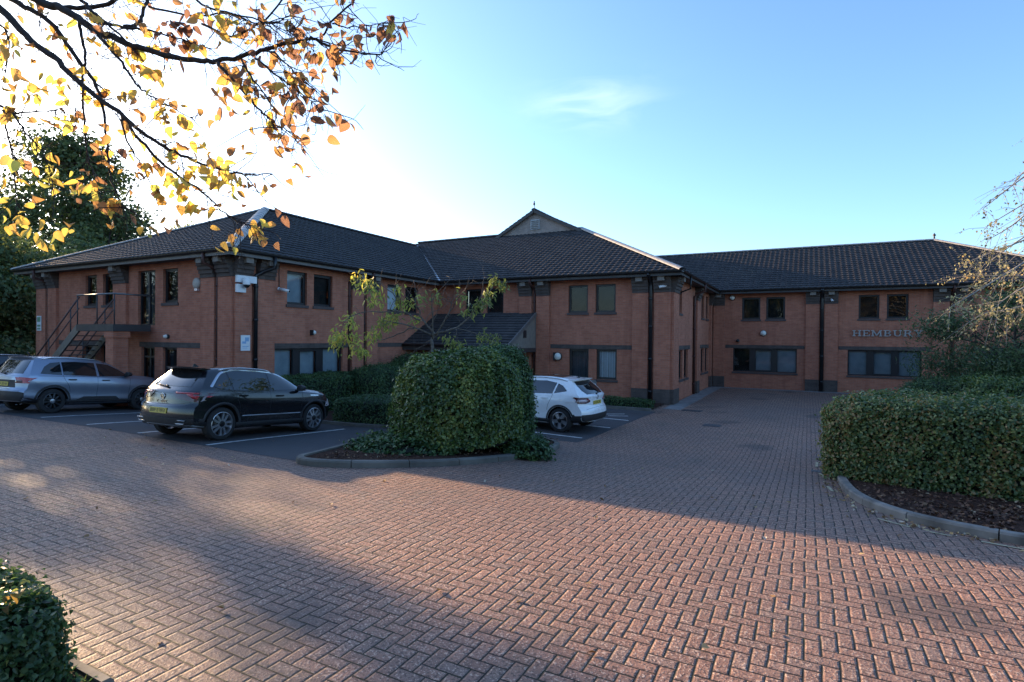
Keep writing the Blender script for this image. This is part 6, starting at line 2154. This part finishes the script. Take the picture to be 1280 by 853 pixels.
def build_black(E):
    pp, gp = E['poly_patch'], E['grid_patch']
    glass = [('side_window', [(2.06, 1.03), (2.06, 1.415), (2.40, 1.36), (2.70, 1.22), (2.97, 1.045)], 'car_glass'),
             ('side_window', [(1.05, 1.045), (1.0, 1.42), (1.3, 1.445), (1.98, 1.425), (1.98, 1.03)], 'car_glass'),
             ('quarter_window', [(0.60, 1.12), (0.80, 1.32), (0.95, 1.40), (1.0, 1.045), (0.72, 1.06)], 'car_glass')]
    common(E, glass, [(-0.60, 1.10), (0.60, 1.10), (0.56, 1.22), (0.50, 1.40), (-0.50, 1.40), (-0.56, 1.22)], 0.065, wind=[(-0.62, 1.12), (0.62, 1.12), (0.50, 1.42), (-0.50, 1.42)])
    for s in (1, -1):
        # bright strip over the side windows
        line = [(3.02, 1.03), (2.72, 1.245), (2.42, 1.385), (2.06, 1.445), (1.3, 1.470), (0.95, 1.425), (0.78, 1.345), (0.52, 1.10)]
        P = smooth_path([Vector(q) for q in line], 6)
        rows = [[], [], []]
        for k in range(len(P)):
            d = (P[min(k + 1, len(P) - 1)] - P[max(k - 1, 0)]).normalized(); nn = Vector((d.y, -d.x))
            w = 0.016 + 0.022 * (k / len(P)) ** 3
            for q, o in enumerate((-w, 0, w)): rows[q].append(tuple(P[k] + nn * o))
        gp(rows, E['side'](s), 0.010, M['chrome'], 'window_trim')
        rows = [[(x, z) for x in np.linspace(1.25, 2.95, 26)] for z in (0.475, 0.49, 0.505)]
        gp(rows, E['side'](s), 0.012, M['silver_trim'], 'side_trim')
        mb = MB()
        pp([(0.42, 0.86), (0.86, 0.80), (0.93, 0.90), (0.93, 0.985), (0.36, 0.995), (0.30, 0.96)], lambda y, z, s=s: ((-2.0, s * y, z), (1, 0, 0)), 0.012, None, '', mb=mb)
        pp([(0.02, 0.90), (0.30, 0.955), (0.30, 0.985), (0.05, 0.995)], E['side'](s), 0.012, None, '', mb=mb)
        tl = mb.build('tail_light', M['light_dark'], E['root'], uv=False, sharp=50)
        mb = MB()
        for q in ([(0.38, 0.958), (0.93, 0.958), (0.93, 0.986), (0.36, 0.99)], [(0.62, 0.958), (0.76, 0.868), (0.86, 0.868), (0.74, 0.958)], [(0.78, 0.90), (0.93, 0.90), (0.93, 0.93), (0.76, 0.93)]):
            pp(q, lambda y, z, s=s: ((-2.0, s * y, z), (1, 0, 0)), 0.016, None, '', mb=mb)
        pp([(0.04, 0.965), (0.26, 0.968), (0.26, 0.984), (0.05, 0.986)], E['side'](s), 0.016, None, '', mb=mb)
        mb.build('lamp', M['light_red'], tl, uv=False)
        # exhaust shaped trims in the rear bumper
        mb = MB()
        p, nn = E['cast']((-2, s * 0.6, 0.40), (1, 0, 0))
        pts = [(p.x - 0.02, s * 0.44, 0.43), (p.x - 0.015, s * 0.74, 0.43), (p.x + 0.0, s * 0.70, 0.36), (p.x - 0.015, s * 0.50, 0.36), (p.x - 0.02, s * 0.44, 0.43)]
        mb.tube(pts, 0.014, 6); mb.build('bumper_trim', M['silver_trim'], E['root'], uv=False)
        pp([(0.58, 0.30), (0.58, 0.46), (0.45, 0.46), (0.45, 0.30)], E['side'](s), 0.006, M['cladding'], 'bumper_corner')
        pp([(0.62, 0.70), (0.88, 0.62), (0.94, 0.72), (0.74, 0.80)], lambda y, z, s=s: ((E['Lc'] + 2.0, s * y, z), (-1, 0, 0)), 0.008, M['light_clear'], 'headlight')
        pp([(3.22, 0.90), (3.50, 0.89), (3.50, 0.915), (3.22, 0.92)], E['side'](s), 0.008, M['chrome'], 'badge')
    pp([(-0.86, 0.26), (0.86, 0.26), (0.88, 0.47), (-0.88, 0.47)], E['rear'], 0.010, M['cladding'], 'rear_valance')
    pp([(-0.80, 0.29), (0.36, 0.29), (0.40, 0.335), (-0.80, 0.335)], E['rear'], 0.02, M['silver_trim'], 'valance_strip')
    rows = [[(y, z + 0.05 * (abs(y) / 0.7) ** 3) for y in np.linspace(-0.74, 0.74, 24)] for z in (0.735, 0.741)]
    gp(rows, E['rear'], 0.002, M['black_plastic'], 'tailgate_gap', rim=False)
    rows = [[(y, z) for y in np.linspace(-0.36, 0.36, 10)] for z in (0.955, 0.96)]
    gp(rows, E['rear'], 0.002, M['black_plastic'], 'tailgate_gap', rim=False)
    plate(E, -0.26, 0.26, 0.555, 0.665)
    emblem(E, 0, 0.885, 0.062, 'vw')
    wiper(E, 0.0, 0.34, 1.085, 1.115)
    rails(E, 0.85, 2.25, 0.585, 'chrome')
    spoiler(E, 0.56, 0.36, 0.72, 1.51)
    mb = MB(); p, nn = E['cast']((0.75, 0, 3), (0, 0, -1))
    mb.prism([(-0.07, 0), (0.07, 0), (-0.03, 0.065), (-0.06, 0.06)], lambda a, b, t: (p.x + a, -0.012 + t, p.z - 0.005 + b), 0.024)
    mb.build('aerial', M['black_plastic'], E['root'], uv=False)
    # model lettering under the emblem
    mb = MB()
    p, nn = E['cast']((-2, 0, 0.775), (1, 0, 0))
    for k, (dx) in enumerate((-0.15, -0.08, 0.0, 0.07, 0.14)):
        for a in ((-0.024, 0.024, 0.018, 0.026), (-0.004, 0.004, -0.02, 0.018)) if k == 0 else ((-0.02, 0.02, -0.004, 0.004),) if k == 1 else ((-0.024, -0.016, -0.024, 0.026), (-0.016, 0.02, 0.018, 0.026), (-0.016, 0.02, -0.024, -0.016)) if k == 4 else ((-0.024, -0.016, -0.024, 0.026), (0.014, 0.022, -0.024, 0.026), (-0.016, 0.014, 0.018, 0.026), (-0.016, 0.014, -0.024, -0.016)):
            mb.box(p.x - 0.012, p.x + 0.004, -dx - a[1], -dx - a[0], 0.79 + a[2], 0.79 + a[3])
    mb.build('lettering', M['chrome'], E['root'], uv=False)


BLACK = dict(L=4.234, W2=0.905, rw=0.342, rim=0.252, axles=(0.80, 3.39), spokes=5, spoke_w=(0.05, 0.05), twin=(-0.055, 0.055), rim_mat='rim_silver', cap_mat='rim_black',
             zb=[(0, 0.30), (0.6, 0.25), (1.2, 0.20), (3.0, 0.20), (3.8, 0.22), (4.234, 0.26)],
             belt=[(0, 1.06), (0.6, 1.045), (1.5, 1.005), (2.5, 0.985), (3.05, 0.975), (3.5, 0.935), (3.9, 0.87), (4.234, 0.72)],
             top=[(0, 1.50), (0.5, 1.525), (1.5, 1.545), (2.1, 1.515), (2.45, 1.42), (2.8, 1.23), (3.1, 1.075), (3.5, 1.03), (3.9, 0.955), (4.12, 0.87), (4.234, 0.78)],
             wmax=[(0, 0.875), (0.35, 0.905), (0.8, 0.91), (2.0, 0.895), (3.4, 0.91), (3.8, 0.89), (4.234, 0.80)],
             wtop=[(0, 0.585), (0.7, 0.60), (2.0, 0.605), (2.45, 0.60), (2.8, 0.645), (3.1, 0.70), (3.5, 0.75), (4.234, 0.68)],
             rear=[(0.2, 0.16), (0.36, 0.03), (0.55, 0.0), (0.70, 0.015), (0.745, 0.065), (0.85, 0.075), (0.99, 0.10), (1.06, 0.16), (1.2, 0.30), (1.4, 0.52), (1.5, 0.60)], rcurve=0.20, rear_len=1.5,
             front=[(0.2, 0.12), (0.4, 0.02), (0.6, 0.0), (0.8, 0.04), (1.0, 0.15)], sill_z=(0.235, 0.36),
             handles=[(1.28, 0.925), (2.28, 0.91)], seams=[[(2.02, 1.02), (2.02, 0.7), (2.02, 0.37)], [(2.98, 0.99), (2.95, 0.7), (2.93, 0.37)], [(1.04, 1.03), (1.10, 0.92), (1.18, 0.75), (1.22, 0.60)]],
             mirror=(2.82, 1.03), build=build_black)


def build_blue(E):
    pp, gp = E['poly_patch'], E['grid_patch']
    glass = [('side_window', [(2.02, 1.04), (1.99, 1.42), (2.35, 1.385), (2.66, 1.235), (2.92, 1.055)], 'car_glass'),
             ('side_window', [(1.06, 1.06), (1.06, 1.42), (1.4, 1.44), (1.93, 1.425), (1.95, 1.04)], 'car_glass'),
             ('quarter_window', [(0.50, 1.09), (0.62, 1.28), (0.78, 1.39), (1.02, 1.42), (1.02, 1.06)], 'car_glass')]
    common(E, glass, [(-0.62, 1.08), (0.62, 1.08), (0.60, 1.25), (0.54, 1.44), (-0.54, 1.44), (-0.60, 1.25)], 0.075, wind=[(-0.62, 1.12), (0.62, 1.12), (0.52, 1.42), (-0.52, 1.42)])
    for s in (1, -1):
        pp([(1.42, 0.36), (2.62, 0.36), (2.52, 0.45), (1.62, 0.455)], E['side'](s), 0.012, M['cladding'], 'side_guard')
        mb = MB()
        pp([(0.50, 0.82), (0.90, 0.82), (0.92, 0.97), (0.60, 0.985)], lambda y, z, s=s: ((-2.0, s * y, z), (1, 0, 0)), 0.012, None, '', mb=mb)
        pp([(0.02, 0.84), (0.22, 0.88), (0.36, 0.965), (0.03, 0.98)], E['side'](s), 0.012, None, '', mb=mb)
        tl = mb.build('tail_light', M['light_red'], E['root'], uv=False, sharp=50)
        mb = MB()
        pp([(0.52, 0.83), (0.72, 0.83), (0.70, 0.90), (0.54, 0.90)], lambda y, z, s=s: ((-2.0, s * y, z), (1, 0, 0)), 0.017, None, '', mb=mb)
        mb.build('lamp', M['light_dark'], tl, uv=False)
        pp([(0.50, 0.72), (0.84, 0.70), (0.90, 0.82), (0.56, 0.84)], lambda y, z, s=s: ((E['Lc'] + 2.0, s * y, z), (-1, 0, 0)), 0.008, M['light_clear'], 'headlight')
        rows = [[(x, z) for x in np.linspace(0.42, 2.95, 40)] for z in (1.018, 1.026, 1.034)]
        gp(rows, E['side'](s), 0.006, M['black_plastic'], 'window_seal')
    pp([(-0.86, 0.26), (0.86, 0.26), (0.88, 0.56), (0.70, 0.60), (-0.70, 0.60), (-0.88, 0.56)], E['rear'], 0.010, M['cladding'], 'rear_valance')
    pp([(-0.52, 0.70), (0.52, 0.70), (0.48, 0.90), (-0.48, 0.90)], E['rear'], 0.006, M['cladding'], 'plate_recess')
    pp([(-0.36, 0.66), (0.36, 0.66), (0.36, 0.69), (-0.36, 0.69)], E['rear'], 0.02, M['chrome'], 'tailgate_strip')
    plate(E, -0.26, 0.26, 0.735, 0.845)
    wiper(E, 0.0, 0.36, 1.06, 1.09)
    rails(E, 0.6, 2.25, 0.60, 'chrome', 0.04, 0.018)
    spoiler(E, 0.57, 0.30, 0.60, 1.55)
    mb = MB(); p, nn = E['cast']((0.62, 0, 3), (0, 0, -1))
    mb.tube([p, p + Vector((-0.01, 0, 0.05)), p + Vector((-0.06, 0, 0.11))], 0.016, 6); mb.build('aerial', M['black_plastic'], E['root'], uv=False)
    rows = [[(y, z) for y in np.linspace(-0.72, 0.72, 20)] for z in (0.618, 0.624)]
    gp(rows, E['rear'], 0.002, M['black_plastic'], 'tailgate_gap', rim=False)


BLUE = dict(L=4.175, W2=0.885, rw=0.335, rim=0.228, axles=(0.83, 3.33), spokes=10, spoke_w=(0.03, 0.045), rim_mat='rim_dark', cap_mat='rim_silver',
            zb=[(0, 0.32), (0.6, 0.26), (1.2, 0.21), (3.0, 0.21), (3.8, 0.23), (4.175, 0.28)],
            belt=[(0, 1.05), (0.6, 1.035), (1.5, 1.02), (2.5, 1.0), (3.0, 0.985), (3.4, 0.965), (3.9, 0.91), (4.175, 0.78)],
            top=[(0, 1.545), (0.5, 1.575), (1.5, 1.585), (2.05, 1.55), (2.4, 1.45), (2.72, 1.26), (3.0, 1.10), (3.4, 1.07), (3.85, 1.01), (4.06, 0.93), (4.175, 0.84)],
            wmax=[(0, 0.86), (0.35, 0.885), (0.83, 0.89), (2.0, 0.875), (3.3, 0.89), (3.8, 0.87), (4.175, 0.79)],
            wtop=[(0, 0.60), (0.7, 0.615), (2.0, 0.615), (2.4, 0.61), (2.72, 0.65), (3.0, 0.72), (3.4, 0.76), (4.175, 0.68)],
            rear=[(0.2, 0.16), (0.36, 0.04), (0.5, 0.0), (0.62, 0.01), (0.68, 0.06), (0.85, 0.07), (1.0, 0.09), (1.08, 0.14), (1.25, 0.24), (1.45, 0.37), (1.55, 0.44)], rcurve=0.18, rear_len=1.4,
            front=[(0.2, 0.12), (0.4, 0.02), (0.6, 0.0), (0.85, 0.03), (1.0, 0.10)], sill_z=(0.25, 0.37),
            handles=[(1.28, 0.935), (2.2, 0.925)], handle_paint=False, seams=[[(1.97, 1.03), (1.97, 0.7), (1.97, 0.37)], [(2.92, 1.0), (2.90, 0.7), (2.88, 0.37)], [(1.04, 1.05), (1.10, 0.92), (1.20, 0.75), (1.24, 0.60)]],
            mirror=(2.78, 1.06), build=build_blue)


def build_white(E):
    pp, gp = E['poly_patch'], E['grid_patch']
    glass = [('side_window', [(2.10, 1.07), (2.06, 1.43), (2.45, 1.38), (2.78, 1.22), (3.02, 1.075)], 'car_glass'),
             ('side_window', [(1.12, 1.10), (1.05, 1.40), (1.4, 1.45), (2.0, 1.435), (2.03, 1.07)], 'car_glass'),
             ('quarter_window', [(0.66, 1.19), (0.84, 1.33), (1.0, 1.385), (1.06, 1.11)], 'car_glass')]
    common(E, glass, [(-0.50, 1.10), (0.50, 1.10), (0.58, 1.20), (0.56, 1.32), (0.50, 1.44), (-0.50, 1.44), (-0.56, 1.32), (-0.58, 1.20)], 0.06, wind=[(-0.62, 1.14), (0.62, 1.14), (0.50, 1.44), (-0.50, 1.44)])
    for s in (1, -1):
        mb = MB()
        pp([(0.42, 0.89), (0.62, 0.85), (0.92, 0.87), (0.94, 1.01), (0.66, 1.0), (0.46, 0.945)], lambda y, z, s=s: ((-2.0, s * y, z), (1, 0, 0)), 0.012, None, '', mb=mb)
        pp([(0.04, 0.87), (0.22, 0.91), (0.45, 1.02), (0.40, 1.035), (0.05, 1.005)], E['side'](s), 0.012, None, '', mb=mb)
        tl = mb.build('tail_light', M['light_dark'], E['root'], uv=False, sharp=50)
        mb = MB()
        pp([(0.56, 0.89), (0.90, 0.89), (0.90, 0.955), (0.66, 0.955)], lambda y, z, s=s: ((-2.0, s * y, z), (1, 0, 0)), 0.017, None, '', mb=mb)
        pp([(0.05, 0.91), (0.18, 0.925), (0.30, 0.98), (0.06, 0.965)], E['side'](s), 0.017, None, '', mb=mb)
        mb.build('lamp', M['light_clear'], tl, uv=False)
        pp([(0.44, 0.93), (0.60, 0.96), (0.60, 0.985), (0.48, 0.955)], lambda y, z, s=s: ((-2.0, s * y, z), (1, 0, 0)), 0.018, M['light_red'], 'lamp', parent=tl)
        pp([(0.50, 0.76), (0.84, 0.72), (0.92, 0.84), (0.56, 0.84)], lambda y, z, s=s: ((E['Lc'] + 2.0, s * y, z), (-1, 0, 0)), 0.008, M['light_clear'], 'headlight')
        pp([(0.0, 0.30), (0.50, 0.30), (0.44, 0.50), (0.0, 0.54)], E['side'](s), 0.010, M['cladding'], 'bumper_corner')
    pp([(-0.90, 0.27), (0.90, 0.27), (0.92, 0.545), (-0.92, 0.545)], E['rear'], 0.010, M['cladding'], 'rear_valance')
    pp([(-0.30, 0.285), (0.30, 0.285), (0.24, 0.35), (-0.24, 0.35)], E['rear'], 0.02, M['silver_trim'], 'valance_strip')
    plate(E, -0.26, 0.26, 0.80, 0.905)
    emblem(E, 0, 1.0, 0.055, 'bar')
    wiper(E, 0.0, -0.32, 1.09, 1.13)
    rails(E, 0.75, 2.4, 0.60, 'silver_trim', 0.035, 0.014)
    spoiler(E, 0.58, 0.42, 0.78, 1.525)
    pp([(1.0, -0.42), (2.2, -0.42), (2.2, 0.42), (1.0, 0.42)], E['top'], 0.004, M['car_glass'], 'sunroof')
    mb = MB(); p, nn = E['cast']((0.72, 0, 3), (0, 0, -1))
    mb.prism([(-0.07, 0), (0.07, 0), (-0.03, 0.065), (-0.06, 0.06)], lambda a, b, t: (p.x + a, -0.012 + t, p.z - 0.005 + b), 0.024)
    mb.build('aerial', M['black_plastic'], E['root'], uv=False)
    rows = [[(y, z - 0.03 * (abs(y) / 0.6) ** 2) for y in np.linspace(-0.66, 0.66, 20)] for z in (0.722, 0.728)]
    gp(rows, E['rear'], 0.002, M['black_plastic'], 'tailgate_gap', rim=False)


WHITE = dict(L=4.377, W2=0.90, rw=0.345, rim=0.245, axles=(0.86, 3.506), spokes=5, spoke_w=(0.075, 0.115), rim_mat='rim_silver', cap_mat='rim_black',
             zb=[(0, 0.33), (0.6, 0.26), (1.2, 0.20), (3.0, 0.20), (3.9, 0.22), (4.377, 0.27)],
             belt=[(0, 1.10), (0.6, 1.095), (1.5, 1.05), (2.5, 1.03), (3.1, 1.0), (3.5, 0.97), (4.0, 0.90), (4.377, 0.74)],
             top=[(0, 1.515), (0.5, 1.545), (1.5, 1.575), (2.15, 1.55), (2.5, 1.45), (2.9, 1.24), (3.2, 1.09), (3.6, 1.05), (4.0, 0.98), (4.25, 0.88), (4.377, 0.80)],
             wmax=[(0, 0.87), (0.35, 0.90), (0.86, 0.905), (2.0, 0.885), (3.5, 0.905), (3.95, 0.885), (4.377, 0.79)],
             wtop=[(0, 0.585), (0.7, 0.605), (2.1, 0.615), (2.5, 0.61), (2.9, 0.66), (3.2, 0.72), (3.6, 0.76), (4.377, 0.68)],
             rear=[(0.2, 0.18), (0.36, 0.04), (0.5, 0.0), (0.62, 0.005), (0.72, 0.05), (0.80, 0.10), (0.92, 0.10), (1.04, 0.08), (1.10, 0.15), (1.25, 0.32), (1.42, 0.54), (1.53, 0.66)], rcurve=0.22, rear_len=1.6,
             front=[(0.2, 0.12), (0.4, 0.02), (0.6, 0.0), (0.85, 0.04), (1.0, 0.14)], sill_z=(0.235, 0.38),
             handles=[(1.36, 0.965), (2.35, 0.945)], seams=[[(2.05, 1.06), (2.06, 0.7), (2.06, 0.39)], [(3.05, 1.01), (3.02, 0.7), (3.0, 0.39)], [(1.10, 1.09), (1.15, 0.95), (1.24, 0.78), (1.28, 0.62)]],
             mirror=(2.88, 1.07), mirror_paint=True, build=build_white)


def place(name, label, spec, paint, rear_right, heading, scale, side=-1):
    """put the car so that its rear wheel on the given side stands at a ground point"""
    ca, sa = math.cos(heading), math.sin(heading)
    lx, ly = spec['axles'][0] * scale, side * (spec['W2'] - 0.05) * scale
    x = rear_right[0] - (ca * lx - sa * ly); y = rear_right[1] - (sa * lx + ca * ly)
    root = car(name, label, (x, y), heading, None, spec, paint, scale)
    # stand on the sloping yard
    a0, a1 = (a * scale for a in spec['axles'])
    zr_, zf_ = gz(x + ca * a0, y + sa * a0), gz(x + ca * a1, y + sa * a1)
    tilt = math.atan2(zr_ - zf_, a1 - a0)
    root.rotation_euler = (0, tilt, heading)
    root.location.z = zr_ + 0.006 + a0 * math.sin(tilt)
    return root


place('parked_car', 'shiny black crossover car with bright window trim parked by the island', BLACK, M['paint_black'], (-10.85, 7.42), R(93), 1.0)
place('parked_car', 'dusty silver blue estate style car parked before the steel stair', BLUE, M['paint_blue'], (-18.55, 7.64), R(95.5), 1.0)
place('parked_car', 'white crossover car seen from behind, right of the island bush', WHITE, M['paint_white'], (-6.0, 14.14), R(180 - 5), 0.96, side=1)
place('parked_car', 'dark grey car cut off by the left edge of the photo', dict(BLUE), M['paint_grey'], (-22.75, 7.95), R(95), 1.0)
